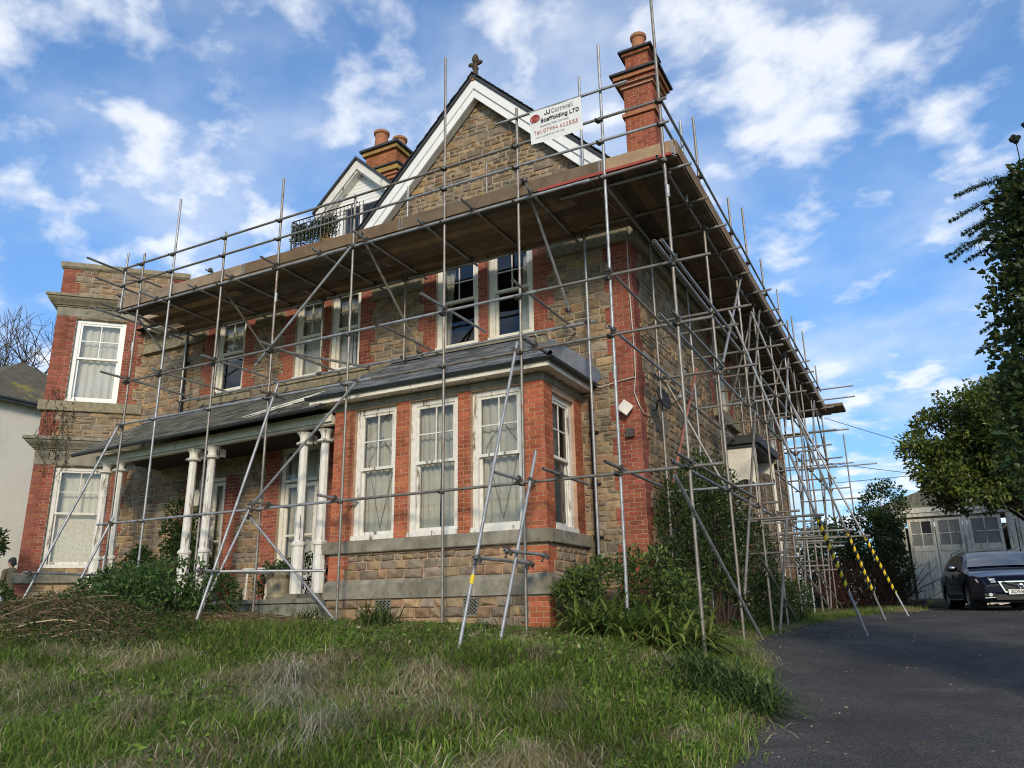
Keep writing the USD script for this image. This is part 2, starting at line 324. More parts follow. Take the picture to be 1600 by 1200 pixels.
mat('skin', (.42, .25, .18), var=.1, rough=.6)
mat('cap_cloth', (.03, .03, .035), var=.2, rough=.9)
mat('jacket_cloth', (.10, .085, .06), var=.25, rough=.9)
mat('trouser_cloth', (.045, .05, .065), var=.2, rough=.9)
mat('grey_sheet', (.36, .37, .37), var=.2, scale=5, rough=.7)
mat('dusty_pane', (.23, .23, .21), var=.2, scale=4, rough=.35, spec=.5)
mat('wire_white', (.6, .57, .5), var=.1, rough=.6)
def glass(name, tint=(1, 1, 1), ior=1.5, rough=0.0):
    usdkit.material(stage, '/World/Looks/' + name, {'t': ('transparent_bsdf', {'color': tint}), 'g': ('glossy_bsdf', {'color': (1, 1, 1), 'roughness': rough}), 'geo': ('geometry', {}),
        'n': ('noise_texture', {'scale': 1.6, 'detail': 1.0}), 'b': ('bump', {'strength': .05, 'distance': .05}), 'f': ('fresnel', {'IOR': ior}), 'm': ('mix_closure', {})},
        [('geo.position', 'n.vector'), ('n.fac', 'b.height'), ('b.normal', 'g.normal'), ('f.fac', 'm.fac'), ('t.BSDF', 'm.closure1'), ('g.BSDF', 'm.closure2')], surface='m.closure')
#
glass('window_glass', (.95, .96, .94), 1.62)
glass('bright_glass', (.93, .94, .94), 1.75)
glass('car_glass', (.10, .12, .13), 2.0)

# ------------------------------------------------------------------ ground and drive
from scipy.interpolate import RBFInterpolator
CTRL = np.array([(0, 0, -1.42), (-2, 4, -1.12), (2, 2, -1.32), (-1.5, 8.3, -.86), (-1.9, 10.5, -.66), (-2.2, 13, -.47), (-2.83, 16.2, -.31), (-1.2, 16.4, -.33), (-1.1, 20.1, -.12), (-.66, 22.9, -.02),
    (1.7, 21.8, -.06), (.4, 7.15, -.95), (4, 12, -.55), (6, 6, -.9), (.5, 25, -.03), (0, 31, .05), (6, 25, .0), (-3, 5.67, -.98), (-4.2, 8, -.50), (-3.7, 10.2, -.22), (-3.0, 10.3, -.33), (-6.7, 10.3, -.02), (-8.7, 10.3, .02), (-10.3, 8.9, .10),
    (-10.6, 10.0, .12), (-14.6, 8.8, .35), (-14.5, 9.6, .45), (-17, 9, .45), (-7, 6.5, -.62), (-10, 6, -.62), (-13, 5.5, -.55), (-9, 4, -.92), (-6, 3, -1.1), (-13, 7.4, -.12), (-5, 12, -.05), (-3.8, 14, -.2), (-3.9, 22, .0), (-4, 30, .15), (-10, 1, -1.3), (-20, 10, .4), (-22, 15, .4), (-20, 4, -.4), (-20, 25, .4), (-10, 20, .2), (-10, 32, .3), (12, 10, -.5), (12, 30, .2)])
_rbf = RBFInterpolator(CTRL[:, :2], CTRL[:, 2], kernel='linear', smoothing=.02)
def gz(xy):
    xy = np.atleast_2d(np.asarray(xy, float)); c = np.column_stack([np.clip(xy[:, 0], -22, 12), np.clip(xy[:, 1], 0, 32)])
    return _rbf(c)
def gz1(x, y): return float(gz([(x, y)])[0])
EDGE_Y = np.array([-12, 0, 4, 6.4, 7.4, 8.3, 9.4, 10.5, 11.6, 12.9, 14.5, 16.2, 18, 19.8, 21.5, 22.9, 24.5, 27, 40])
EDGE_X = np.array([-1.4, -1.6, -1.72, -1.74, -1.72, -1.80, -1.95, -2.16, -2.46, -2.86, -2.92, -2.86, -2.6, -2.2, -1.5, -.7, -.5, -1.2, -1.5])
edge_x = lambda y: np.interp(y, EDGE_Y, EDGE_X)
def grid_mesh(X, Y, Z):
    n, m = X.shape; i, j = np.meshgrid(np.arange(n - 1), np.arange(m - 1), indexing='ij'); a = i * m + j
    q = np.stack([a, a + m, a + m + 1, a + 1], -1).reshape(-1, 4)
    return trimesh.Trimesh(np.stack([X, Y, Z], -1).reshape(-1, 3), np.vstack([q[:, [0, 1, 2]], q[:, [0, 2, 3]]]), process=False)
ax = np.concatenate([[-400, -150, -70, -40, -28], np.arange(-22, 12.01, .25), [18, 30, 60, 150, 400]])
ay = np.concatenate([[-300, -100, -40, -15, -6], np.arange(-1, 32.01, .25), [38, 50, 80, 160, 450]])
X, Y = np.meshgrid(ax, ay, indexing='ij')
Z = gz(np.column_stack([X.ravel(), Y.ravel()])).reshape(X.shape)
lawnside = np.clip((edge_x(Y) - X) / .5, 0, 1) * (Y < 10.6) * (Y > -2)
hump = meshkit.fbm(np.stack([X * .9, Y * .9, X * 0], -1), 3, 4) - .5
Z = Z + hump * .26 * lawnside - .06 * np.clip((X - edge_x(Y) - .3) / .4, 0, 1)
obj('lawn', grid_mesh(X, Y, Z), 'soil', smooth=True, kind='structure')
from scipy.interpolate import RegularGridInterpolator
_gi = RegularGridInterpolator((ax, ay), Z)
lawn_z = lambda xy: _gi(np.asarray(xy, float))
dy = np.arange(-4, 30.01, .1)
S = np.concatenate([np.arange(0, 1, .125), np.arange(1, 14.01, .5)])
Yd, Sd = np.meshgrid(dy, S, indexing='ij')
wob = .26 * (meshkit.fbm(np.stack([Yd * 2.6, Yd * 0, Yd * 0], -1), 4, 77) - .5)
Xd = edge_x(Yd) + Sd + wob * np.exp(-Sd * 2)
Zd = gz(np.column_stack([Xd.ravel(), Yd.ravel()])).reshape(Xd.shape) + .006 + (meshkit.fbm(np.stack([Xd * .5, Yd * .5, Xd * 0], -1), 2, 9) - .5) * .03 - .05 * np.exp(-Sd * 14)
drive = grid_mesh(Xd, Yd, Zd); drive.invert()
obj('driveway', drive, 'asphalt', smooth=True, kind='structure')

# ------------------------------------------------------------------ house
WF = Wall((0, 12.5), (1, 0), (0, -1))           # main front, u = x
WS = Wall((-4.03, 0), (0, 1), (1, 0))           # right side, u = y
R2 = math.sqrt(.5)
WT = Wall((-18.55, 10.95), (R2, R2), (R2, -R2)) # tower, turned by 45 degrees
WT2 = Wall((-18.55, 10.95), (-R2, R2), (-R2, -R2))
WB = Wall((0, 10.9), (1, 0), (0, -1))           # bay front
WBR = Wall((-5.1, 0), (0, 1), (1, 0))           # bay right side
WBL = Wall((-9.35, 0), (0, 1), (-1, 0))
house = thing('house', (-10.5, 12.5, 0), 'large stone and red brick house with white gable boards, bay window and veranda', 'house')

UP = [(-8.22, -7.22, 5.2, 7.15), (-7.0, -6.0, 5.2, 7.15), (-12.02, -11.2, 5.17, 7.08), (-10.98, -10.16, 5.17, 7.08), (-14.54, -13.57, 5.2, 7.08)]
DOORS = [(-12.2, -11.1, .5, 3.65), (-14.75, -13.8, .5, 3.2)]
front_poly = unary_union([sbox(-17.1, -.4, -4.03, 7.2), Polygon([(-10.2, 7.1), (-4.03, 7.1), (-4.03, 7.5), (-7.16, 10.7), (-10.2, 7.6)])])
holes_f = unary_union([sbox(a, c, b, d) for a, b, c, d in UP + DOORS] + [sbox(-9.2, .5, -5.25, 3.7)])
SIDEW = [(18.35, 19.9, 4.75, 6.5), (25.8, 27.1, 4.75, 6.5), (19.5, 20.7, .2, 3.1)]
side_poly = sbox(12.5, -.4, 28.5, 7.0)
holes_s = unary_union([sbox(a, c, b, d) for a, b, c, d in SIDEW])
obj('front_wall', WF.slab(front_poly.difference(holes_f), -.32, 0), 'mortar', house)
obj('side_wall', WS.slab(side_poly.difference(sbox(12.5, -1, 12.82, 8)).difference(holes_s), -.32, 0), 'mortar', house)
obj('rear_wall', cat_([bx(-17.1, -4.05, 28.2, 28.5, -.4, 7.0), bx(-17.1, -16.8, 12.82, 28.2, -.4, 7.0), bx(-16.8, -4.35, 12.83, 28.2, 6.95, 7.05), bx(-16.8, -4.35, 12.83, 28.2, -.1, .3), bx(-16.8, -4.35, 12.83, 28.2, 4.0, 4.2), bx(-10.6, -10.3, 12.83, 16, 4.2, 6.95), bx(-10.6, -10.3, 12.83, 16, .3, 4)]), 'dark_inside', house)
TW = [(.46, 1.61, 5.29, 7.45), (.46, 1.61, 1.3, 3.68)]
tower_poly = sbox(0, -.3, 2.95, 8.85)
obj('tower_wall', cat_([WT.slab(tower_poly.difference(unary_union([sbox(a, c, b, d) for a, b, c, d in TW])), -.3, 0), WT2.box(.0, 2.95, -.3, 8.85, -.3, 0)]), 'mortar', house)
ty = lambda s, t: (-18.55 + R2 * (s - t), 10.95 + R2 * (s + t))
back = Wall(ty(0, 2.95), (R2, R2), (-R2, R2)); rt = Wall(ty(2.95, 0), (-R2, R2), (R2, R2))
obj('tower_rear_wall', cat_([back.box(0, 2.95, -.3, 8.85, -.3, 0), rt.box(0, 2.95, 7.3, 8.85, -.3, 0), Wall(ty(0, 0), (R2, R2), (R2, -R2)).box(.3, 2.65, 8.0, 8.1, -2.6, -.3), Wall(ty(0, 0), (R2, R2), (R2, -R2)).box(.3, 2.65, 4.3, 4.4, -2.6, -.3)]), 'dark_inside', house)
BW = [(-8.88, -7.97, 1.38, 3.72), (-7.69, -6.7, 1.38, 3.72), (-6.45, -5.48, 1.38, 3.72)]
obj('bay_wall', cat_([WB.slab(sbox(-9.35, -.5, -5.1, 3.9).difference(unary_union([sbox(a, c, b, d) for a, b, c, d in BW])), -.28, 0),
    WBR.slab(sbox(11.18, -.5, 12.5, 3.9).difference(sbox(11.22, 1.38, 12.12, 3.62)), -.28, 0), WBL.box(11.18, 12.5, -.5, 3.9, -.28, 0),
    bx(-9.07, -5.38, 11.18, 12.5, .2, .3)]), 'brick_mortar', house)

# brick dressings
bf = [toothed(-4.45, -4.03, -.3, 7.0, left=.11)]
for (a, b, c, d) in UP:
    bf += [toothed(a - .3, a, c, d + .1, left=.12), toothed(b, b + .3, c, d + .1, right=.12)]
bf += [sbox(-7.22, 5.2, -7.0, 7.2), sbox(-11.2, 5.17, -10.98, 7.1)]
for (a, b, c, d) in DOORS: bf += [toothed(a - .4, a, .45, d, left=.12), toothed(b, b + .4, .45, d, right=.12)]
brick_f = unary_union(bf).intersection(front_poly).difference(holes_f).difference(sbox(-9.35, -1, -5.1, 3.9))
lay_brick(WF, brick_f, (.30, .088, .055))
brick_s = unary_union([toothed(12.5, 12.78, -.3, 6.75, right=.1)] + [toothed(a - .3, a, c - .1, d + .1, left=.12) for a, b, c, d in SIDEW] + [toothed(b, b + .45, c - .1, d + .1, right=.12) for a, b, c, d in SIDEW] + [toothed(28.0, 28.5, 0, 6.8, left=.12)]).difference(holes_s)
lay_brick(WS, brick_s, (.28, .085, .055))
tower_b = unary_union([sbox(0, 5.29, .46, 7.5), toothed(1.61, 1.95, 5.29, 7.5, right=.12), sbox(0, 1.18, .46, 3.7), toothed(1.61, 1.95, 1.18, 3.7, right=.12), toothed(0, .3, 4.36, 5.05, right=.12), toothed(0, .3, -.2, .95, right=.12), toothed(0, .3, 8.02, 8.8, right=.12), toothed(2.6, 2.95, 8.02, 8.8, left=.1)])
lay_brick(WT, tower_b, (.29, .09, .06))
bay_b = unary_union([sbox(-9.35, 1.38, -8.88, 3.78), sbox(-7.97, 1.38, -7.69, 3.78), sbox(-6.7, 1.38, -6.45, 3.78), sbox(-5.48, 1.38, -5.1, 3.78), toothed(-5.44, -5.1, .72, 1.14, left=.1), toothed(-9.35, -9.0, .72, 1.14, right=.1), toothed(-5.44, -5.1, -.4, .38, left=.1)])
lay_brick(WB, bay_b, (.40, .118, .058))
bayr_b = unary_union([sbox(10.9, 1.38, 11.22, 3.72), sbox(12.12, 1.38, 12.44, 3.72), toothed(10.9, 11.1, .72, 1.14, right=.1), toothed(10.9, 11.1, -.4, .38, right=.1)])
lay_brick(WBR, bayr_b, (.40, .118, .058))
lay_brick(WBL, sbox(10.9, .72, 12.5, 3.75), (.40, .095, .045))
# stonework
bands_f = unary_union([sbox(a - .35, c - .28, b + .35, c) for a, b, c, d in UP])
lay_stone(WF, front_poly.difference(holes_f).difference(brick_f).difference(bands_f).difference(sbox(-9.35, -1, -5.1, 3.9)).difference(sbox(-17.2, -1, -4.6, .1)).difference(sbox(-5.1, -1, -4, -.3)))
lay_stone(WS, side_poly.difference(brick_s).difference(holes_s).difference(sbox(12, 6.7, 29, 8)).difference(sbox(12, -1, 29, -.35)), .13, .24)
tb = unary_union([tower_b, sbox(-1, .95, 4, 1.18), sbox(-1, 3.7, 4, 4.37), sbox(-1, 5.03, 2.1, 5.29), sbox(-1, 7.5, 4, 8.02)] + [sbox(a, c, b, d) for a, b, c, d in TW])
lay_stone(WT, sbox(0, -.2, 2.2, 7.6).difference(tb), .12, .2); lay_stone(WT, sbox(0, 8.02, 2.95, 8.8).difference(tb), .12, .2)
lay_stone(WB, sbox(-9.35, .72, -5.1, 1.14).difference(bay_b), .10, .17, .022, .03); lay_stone(WB, sbox(-9.35, -.3, -5.1, .38).difference(bay_b).difference(sbox(-8.29, .1, -7.96, .38)).difference(sbox(-6.58, .1, -6.31, .38)), .15, .24, .03, .04)
lay_stone(WBR, unary_union([sbox(10.9, .72, 12.5, 1.14), sbox(10.9, -.3, 12.5, .38)]).difference(bayr_b), .13, .2)

front_mesh = None
def deal(items, one, rest, material, parent, most=300, extra=None):
    order = sorted(range(len(items)), key=lambda i: -items[i][3])
    for i in order[:most]: obj(one, items[i][:3], material, parent)
    if order[most:]: obj(rest, join([items[i][:3] for i in order[most:]]), material, parent, kind='stuff')
deal(STONES, 'stone', 'stonework', 'stone', house)
deal(BRICKS, 'brick', 'brickwork', 'brick', house)

# dressed stone: sills, bands, cornices
def band(wall, u0, u1, profile, m, name='string_course', ends=0.0):
    """profile: (z, d) outline swept along u."""
    pr = np.array(profile); n = len(pr)
    v = np.vstack([wall.p(np.full(n, u0) - ends * pr[:, 1], pr[:, 0], pr[:, 1]), wall.p(np.full(n, u1) + ends * pr[:, 1], pr[:, 0], pr[:, 1])])
    i = np.arange(n); j = (i + 1) % n
    f = np.vstack([np.stack([i, j, n + j], 1), np.stack([i, n + j, n + i], 1), np.stack([np.zeros(n - 2, int), i[1:-1], i[2:]], 1)[:, ::-1], n + np.stack([np.zeros(n - 2, int), i[1:-1], i[2:]], 1)])
    return obj(name, trimesh.Trimesh(v, f if wall.flip else f[:, ::-1], process=False), m, house, smooth=25)
def box_band(z0, z1, d, c=.015): return [(z0, -.05), (z0, d - c), (z0 + c, d), (z1 - c, d), (z1, d - c), (z1, -.05)]
def cornice(z0, z1, d): 
    h = z1 - z0
    return [(z0, -.05), (z0, .04), (z0 + .12 * h, .04), (z0 + .12 * h, .075)] + [(z0 + h * (.12 + .6 * t), .075 + (d - .11) * math.sin(t * math.pi / 2) ** 1.6) for t in np.linspace(.15, 1, 6)] + [(z0 + .74 * h, d), (z1 - .03, d), (z1, d - .03), (z1, -.05)]
for wall, u0, u1 in ((WB, -9.35, -5.1), (WBR, 10.9, 12.5)):
    band(wall, u0, u1, box_band(1.16, 1.37, .085), 'dressed_stone', 'bay_sill', ends=1 if wall is WB else 0)
    band(wall, u0, u1, [(.4, -.05), (.4, .055), (.64, .055), (.71, .01), (.71, -.05)], 'dressed_stone', 'plinth_course', ends=1 if wall is WB else 0)
    band(wall, u0, u1, box_band(3.735, 3.86, .03), 'dressed_stone', 'bay_lintel', ends=1 if wall is WB else 0)
for a, b, c in ((-8.5, -5.72, 5.2), (-12.35, -9.83, 5.17), (-14.9, -13.22, 5.2)):
    band(WF, a, b, [(c - .25, -.05), (c - .25, .05), (c - .1, .07), (c - .09, .11), (c - .03, .11), (c, .06), (c, -.05)], 'lichen_stone', 'window_sill')
for a, b in ((-17.1, -14.9), (-13.2, -12.4), (-9.8, -8.55), (-5.65, -4.03)):
    band(WF, a, b, [(6.62, -.05), (6.62, .03)] + [(6.74 + .14 * math.sin(t), .05 + .13 * (1 + math.cos(t + math.pi)) / 2 + .03) for t in np.linspace(-1.4, 1.4, 7)] + [(6.92, .04), (6.92, -.05)], 'lichen_stone', 'eaves_moulding')
band(WS, 12.5, 28.5, [(6.62, -.05), (6.62, .03)] + [(6.76 + .14 * math.sin(t), .06 + .16 * math.cos(t) * .8) for t in np.linspace(-1.2, 1.4, 7)] + [(6.99, .1), (6.99, -.05)], 'lichen_stone', 'eaves_moulding')
band(WS, 18.0, 20.3, box_band(4.5, 4.75, .16), 'lichen_stone', 'window_sill'); band(WS, 25.5, 27.4, box_band(4.5, 4.75, .16), 'lichen_stone', 'window_sill')
for wall, e, u1 in ((WT, 1, 2.18), (WT2, 1, 2.95)):
    band(wall, 0, 2.12 if wall is WT else u1, box_band(.95, 1.18, .09), 'dressed_stone', 'tower_sill', e * (wall is WT)); band(wall, 0, 2.12 if wall is WT else u1, box_band(5.03, 5.28, .09), 'lichen_stone', 'tower_sill', e * (wall is WT))
    band(wall, 0, u1, cornice(4.06, 4.36, .26), 'dressed_stone', 'tower_cornice', e * (wall is WT)); band(wall, 0, u1 if wall is WT2 else 2.95, cornice(7.74, 8.03, .26), 'lichen_stone', 'tower_cornice', e * (wall is WT))
    band(wall, 0, 1.98 if wall is WT else u1, box_band(3.7, 4.06, .012), 'dressed_stone', 'tower_lintel'); band(wall, 0, 1.98 if wall is WT else u1, box_band(7.5, 7.74, .012), 'dressed_stone', 'tower_lintel')
    band(wall, 0, 2.95, [(8.78, -.3), (8.78, .02), (8.83, .07), (8.93, .07), (8.96, .04), (8.96, -.3)], 'lichen_stone', 'coping', e * (wall is WT))
# door lintels, vents
for a, b, c, d in DOORS: obj('door_lintel', WF.box(a - .25, b + .3, d, d + .32, -.02, .012), 'dressed_stone', house)
for u0, u1 in ((-8.29, -7.96), (-6.58, -6.31)):
    bars = [WB.box(u0, u1, .1, .38, .0, .006)]
    v = obj('vent', bars[0], 'black_metal', house); g = []
    nx, nz = 4, 5; w_, h_ = (u1 - u0) / nx, .28 / nz
    for i in range(nx):
        for k in range(nz):
            an = np.linspace(0, 2 * np.pi, 11); cx, cz = u0 + (i + .5) * w_, .1 + (k + .5) * h_
            g.append(polytube(WB.p(cx + .4 * w_ * np.cos(an), cz + .4 * h_ * np.sin(an), .03), .008, 4))
    g += [WB.box(u0, u0 + .02, .1, .38, .006, .035), WB.box(u1 - .02, u1, .1, .38, .006, .035), WB.box(u0 + .02, u1 - .02, .1, .12, .006, .035), WB.box(u0 + .02, u1 - .02, .36, .38, .006, .035)]
    obj('vent_grille', cat_(g), 'concrete', v)

# windows
def curtain(wall, u0, u1, z0, z1, d, m, parent, folds=9, amp=.03, name='curtain', seed=0, slant=0.0):
    rg = np.random.default_rng(seed); nu, nz = int(14 * folds / 2), 8
    U, Zz = np.meshgrid(np.linspace(0, 1, nu), np.linspace(0, 1, nz)); ph = rg.uniform(0, 6, 3)
    D = d + amp * (np.sin(U * folds * 6.28 + ph[0] + .5 * np.sin(Zz * 2)) + .5 * np.sin(U * folds * 2.3 * 6.28 + ph[1])) * (.6 + .4 * (1 - Zz))
    P = wall.p(u0 + (u1 - u0) * U + slant * (1 - Zz) * (.5 - U), z0 + (z1 - z0) * Zz, D).reshape(-1, 3)
    i, j = np.meshgrid(np.arange(nz - 1), np.arange(nu - 1), indexing='ij'); a = i * nu + j
    q = np.stack([a, a + 1, a + nu + 1, a + nu], -1).reshape(-1, 4)
    return obj(name, trimesh.Trimesh(P, np.vstack([q[:, [0, 1, 2]], q[:, [0, 2, 3]]]), process=False), m, parent, smooth=True)

def sash(wall, u0, u1, z0, z1, m='old_white', meet=.47, set_=-.07, jamb=.10, lattice=True, gl='window_glass', curt='full', seed=0, raised=0.0, name='window'):
    d0, d1 = set_ - .12, set_
    fr = cat_([wall.box(u0, u0 + jamb, z0, z1, d0, d1), wall.box(u1 - jamb, u1, z0, z1, d0, d1), wall.box(u0 + jamb, u1 - jamb, z1 - .09, z1, d0, d1), wall.box(u0 - .0, u1 + .0, z0 - .002, z0 + .075, d1 + .001, d1 + .085), wall.box(u0 + jamb, u1 - jamb, z0, z0 + .06, d0, d1)])
    w = obj(name, fr, m, house); a, b = u0 + jamb, u1 - jamb; zb, zt = z0 + .06, z1 - .09; zm = zb + (zt - zb) * (1 - meet)
    ud0, ud1, ld0, ld1 = d1 - .055, d1 - .018, d1 - .105, d1 - .062
    s, bar = .048, .021; mid = (a + b) / 2; zh = (zm + zt) / 2 + .01
    up = [wall.box(a, a + s, zm, zt, ud0, ud1), wall.box(b - s, b, zm, zt, ud0, ud1), wall.box(a + s, b - s, zt - s, zt, ud0, ud1), wall.box(a + s, b - s, zm, zm + .05, ud0, ud1 + .012)]
    if lattice: up += [wall.box(mid - bar / 2, mid + bar / 2, zm + .05, zt - s, ud0 + .004, ud1 - .006), wall.box(a + s, mid - bar / 2, zh - bar / 2, zh + bar / 2, ud0 + .004, ud1 - .006), wall.box(mid + bar / 2, b - s, zh - bar / 2, zh + bar / 2, ud0 + .004, ud1 - .006)]
    obj('upper_sash', cat_(up), m, w)
    r = raised; lo = [wall.box(a, a + s, zb + r, zm + .04 + r, ld0, ld1), wall.box(b - s, b, zb + r, zm + .04 + r, ld0, ld1), wall.box(a + s, b - s, zb + r, zb + .085 + r, ld0, ld1), wall.box(a + s, b - s, zm + r, zm + .04 + r, ld0, ld1)]
    obj('lower_sash', cat_(lo), m, w)
    cu, cl = (ud0 + ud1) / 2, (ld0 + ld1) / 2
    panes = [(a + s, mid - bar / 2, zm + .05, zh - bar / 2), (mid + bar / 2, b - s, zm + .05, zh - bar / 2), (a + s, mid - bar / 2, zh + bar / 2, zt - s), (mid + bar / 2, b - s, zh + bar / 2, zt - s)] if lattice else [(a + s, b - s, zm + .05, zt - s)]
    for q in panes: obj('pane', wall.sheet(*q, cu), gl, w)
    obj('pane', wall.sheet(a + s, b - s, zb + .085 + r, zm + r, cl), gl, w)
    dc = d0 - .07
    if curt == 'full': curtain(wall, u0 - .05, u1 + .05, z0 + .02, z1 - .03, dc, 'curtain', w, seed=seed, folds=7)
    elif curt == 'pair': curtain(wall, u0 - .06, mid + .02, z0, z1, dc, 'curtain', w, seed=seed, folds=5, slant=.06); curtain(wall, mid - .02, u1 + .06, z0, z1, dc - .06, 'curtain', w, seed=seed + 5, folds=5)
    elif curt == 'left': curtain(wall, u0, u0 + .34, z0, z1, dc, 'curtain', w, seed=seed, folds=3, slant=.3)
    elif curt == 'right': curtain(wall, u1 - .32, u1, z0, z1, dc, 'curtain', w, seed=seed, folds=3, slant=-.3)
    elif curt == 'lace': curtain(wall, u0, u1, z0, zm + .02, dc, 'lace', w, seed=seed, folds=2, amp=.008); curtain(wall, u0, u1, zm - .02, z1, dc - .05, 'curtain', w, seed=seed, folds=8, amp=.02)
    elif curt == 'top': curtain(wall, u0, u1, zm - .1, z1, dc, 'curtain', w, seed=seed, folds=5, amp=.02); curtain(wall, u1 - .3, u1, z0, zm, dc, 'curtain', w, seed=seed, folds=2)
    return w
for k, (a, b, c, d) in enumerate(BW): sash(WB, a, b, c, d, 'peeling_white', curt=('full', 'pair', 'full')[k], seed=k + 1)
sash(WBR, 11.22, 12.12, 1.38, 3.62, 'peeling_white', seed=9)
sash(WF, *UP[0], curt='left', seed=20, jamb=.12); sash(WF, *UP[1], curt='right', seed=21, jamb=.12)
sash(WF, *UP[2], curt='full', seed=22); sash(WF, *UP[3], curt='pair', seed=23); sash(WF, *UP[4], curt='top', seed=24)
sash(WT, *TW[0], m='clean_white', gl='bright_glass', curt='full', seed=30); sash(WT, *TW[1], m='peeling_white', curt='lace', seed=31)
for k, q in enumerate(SIDEW[:2]): sash(WS, *q, curt='full', seed=40 + k)
# french windows under the veranda, side door
for k, (a, b, c, d) in enumerate(DOORS):
    d1 = -.08; zt = d - .09; parts = [WF.box(a, a + .1, c, d, d1 - .1, d1), WF.box(b - .1, b, c, d, d1 - .1, d1), WF.box(a + .1, b - .1, d - .09, d, d1 - .1, d1)]
    if k == 0: parts.append(WF.box(a + .1, b - .1, d - .75, d - .69, d1 - .1, d1))
    w = obj('french_window', cat_(parts), 'old_white', house); ztop = d - .78 if k == 0 else d - .11; mid = (a + b) / 2
    for u0, u1 in ((a + .11, mid - .005), (mid + .005, b - .11)):
        st = .075; lv = [WF.box(u0, u0 + st, c, ztop, d1 - .06, d1 - .02), WF.box(u1 - st, u1, c, ztop, d1 - .06, d1 - .02), WF.box(u0 + st, u1 - st, c, c + .45, d1 - .06, d1 - .02), WF.box(u0 + st, u1 - st, ztop - .08, ztop, d1 - .06, d1 - .02), WF.box(u0 + st, u1 - st, c + 1.25, c + 1.29, d1 - .06, d1 - .02)]
        obj('door_leaf', cat_(lv), 'old_white', w); obj('pane', WF.sheet(u0 + st, u1 - st, c + .45, ztop - .08, d1 - .04), 'window_glass', w)
    if k == 0: obj('pane', WF.sheet(a + .1, b - .1, d - .69, d - .09, d1 - .05), 'window_glass', w)
    curtain(WF, a, b, c, d, d1 - .2, 'curtain', w, seed=50 + k, folds=6)
a, b, c, d = SIDEW[2]
dr = obj('side_door', cat_([WS.box(a, a + .1, c, d, -.2, -.1), WS.box(b - .1, b, c, d, -.2, -.1), WS.box(a + .1, b - .1, d - .1, d, -.2, -.1), WS.box(a + .1, b - .1, c, d - .1, -.19, -.14)]), 'old_white', house)
for z0, z1 in ((c + .2, c + 1.0), (c + 1.15, c + 2.6)): obj('door_panel', WS.box(a + .25, b - .25, z0, z1, -.14, -.125), 'peeling_white', dr)

# slates
def slates(o, ux, vx, poly, parent, name, rest, most, seed, w=.26, e=.17, base=(.165, .175, .185)):
    """poly in (u, v) metres on the plane o + u ux + v vx."""
    rg = np.random.default_rng(seed); o, ux, vx = map(lambda q: np.asarray(q, float), (o, ux, vx)); ux /= np.linalg.norm(ux); vx /= np.linalg.norm(vx); n = np.cross(ux, vx); n *= np.sign(n[2])
    u0, v0, u1, v1 = poly.bounds; items = []; k = 0; v = v0
    while v < v1:
        u = u0 - (k % 2) * w / 2 - w; hh = e * 1.22
        while u < u1:
            for c in clipped([(u + .003, v, u + w - .003, v + hh)], poly):
                m = len(c); lift = .012 * (1 - (c[:, 1] - v) / hh) + .005; jt = rg.uniform(-.003, .003); dv = rg.uniform(-.008, .006)
                top = o + c[:, :1] * ux + (c[:, 1:] + dv) * vx + (lift + .004 + jt)[:, None] * n; bot = top - n * .007
                i = np.arange(m); j = (i + 1) % m
                f = np.vstack([np.stack([i, j, m + j], 1), np.stack([i, m + j, m + i], 1), np.stack([np.full(m - 2, m), m + i[1:-1], m + i[2:]], 1)])
                vv = np.vstack([bot, top]); t = np.array(base) * rg.uniform(.6, 1.5) * np.array([1, rg.uniform(.95, 1.05), rg.uniform(.92, 1.08)])
                items.append((vv, f, t, on_screen(vv)))
            u += w
        v += e; k += 1
    deal(items, name, rest, 'slate', parent, most)
E1, E2, TOPZ, EZ = -9.78, -4.82, 5.13, 3.99      # bay roof eaves and top
run = math.hypot(12.5 - 10.58, TOPZ - EZ)
deck_pts = [(E1, 10.58, EZ), (E2, 10.58, EZ), (-6.25, 12.49, TOPZ), (-9.2, 12.49, TOPZ), (E2, 12.49, EZ), (E1, 12.49, EZ)]
bayroof = obj('bay_roof', trimesh.Trimesh(deck_pts, [[0, 1, 2], [0, 2, 3], [1, 4, 2], [0, 3, 5], [0, 5, 4], [0, 4, 1], [5, 3, 2], [5, 2, 4]], process=False), 'roof_dark', house)
slates((E1, 10.58, EZ), (1, 0, 0), (0, 12.5 - 10.58, TOPZ - EZ), Polygon([(0, -.05), (E2 - E1, -.05), (-6.25 - E1, run), (-9.2 - E1, run)]), bayroof, 'slate', 'slates', 150, 5)
# lead on the right hip, hip roll and flashing
hip = np.array([[E2 + .02, 10.56, EZ + .03], [-6.25, 12.48, TOPZ + .03]])
obj('hip_roll', polytube([hip[0] + (hip[1] - hip[0]) * t + [0, 0, .02] for t in np.linspace(0, 1, 6)], .04, 8), 'lead', bayroof, smooth=True)
ls = trimesh.Trimesh([(E2 + .03, 10.56, EZ + .02), (E2 + .03, 12.49, EZ + .02), (-6.22, 12.49, TOPZ + .02)], [[0, 1, 2]], process=False)
for _ in range(4): ls = ls.subdivide()
vv = np.array(ls.vertices); vv += (meshkit.fbm(vv * 3, 3, 2)[:, None] - .5) * .05 * np.array([.75, 0, 1]); ls = trimesh.Trimesh(vv, ls.faces, process=False)
obj('lead_sheet', ls, 'lead', bayroof, smooth=True)
obj('lead_apron', WF.slab(Polygon([(-6.35, 5.08), (-6.25, 5.2), (-5.55, 4.96), (-5.1, 4.62), (-4.72, 4.24), (-4.7, 4.08), (-4.84, 3.97), (-6.2, 5.0)]), .02, .04), 'lead', bayroof)
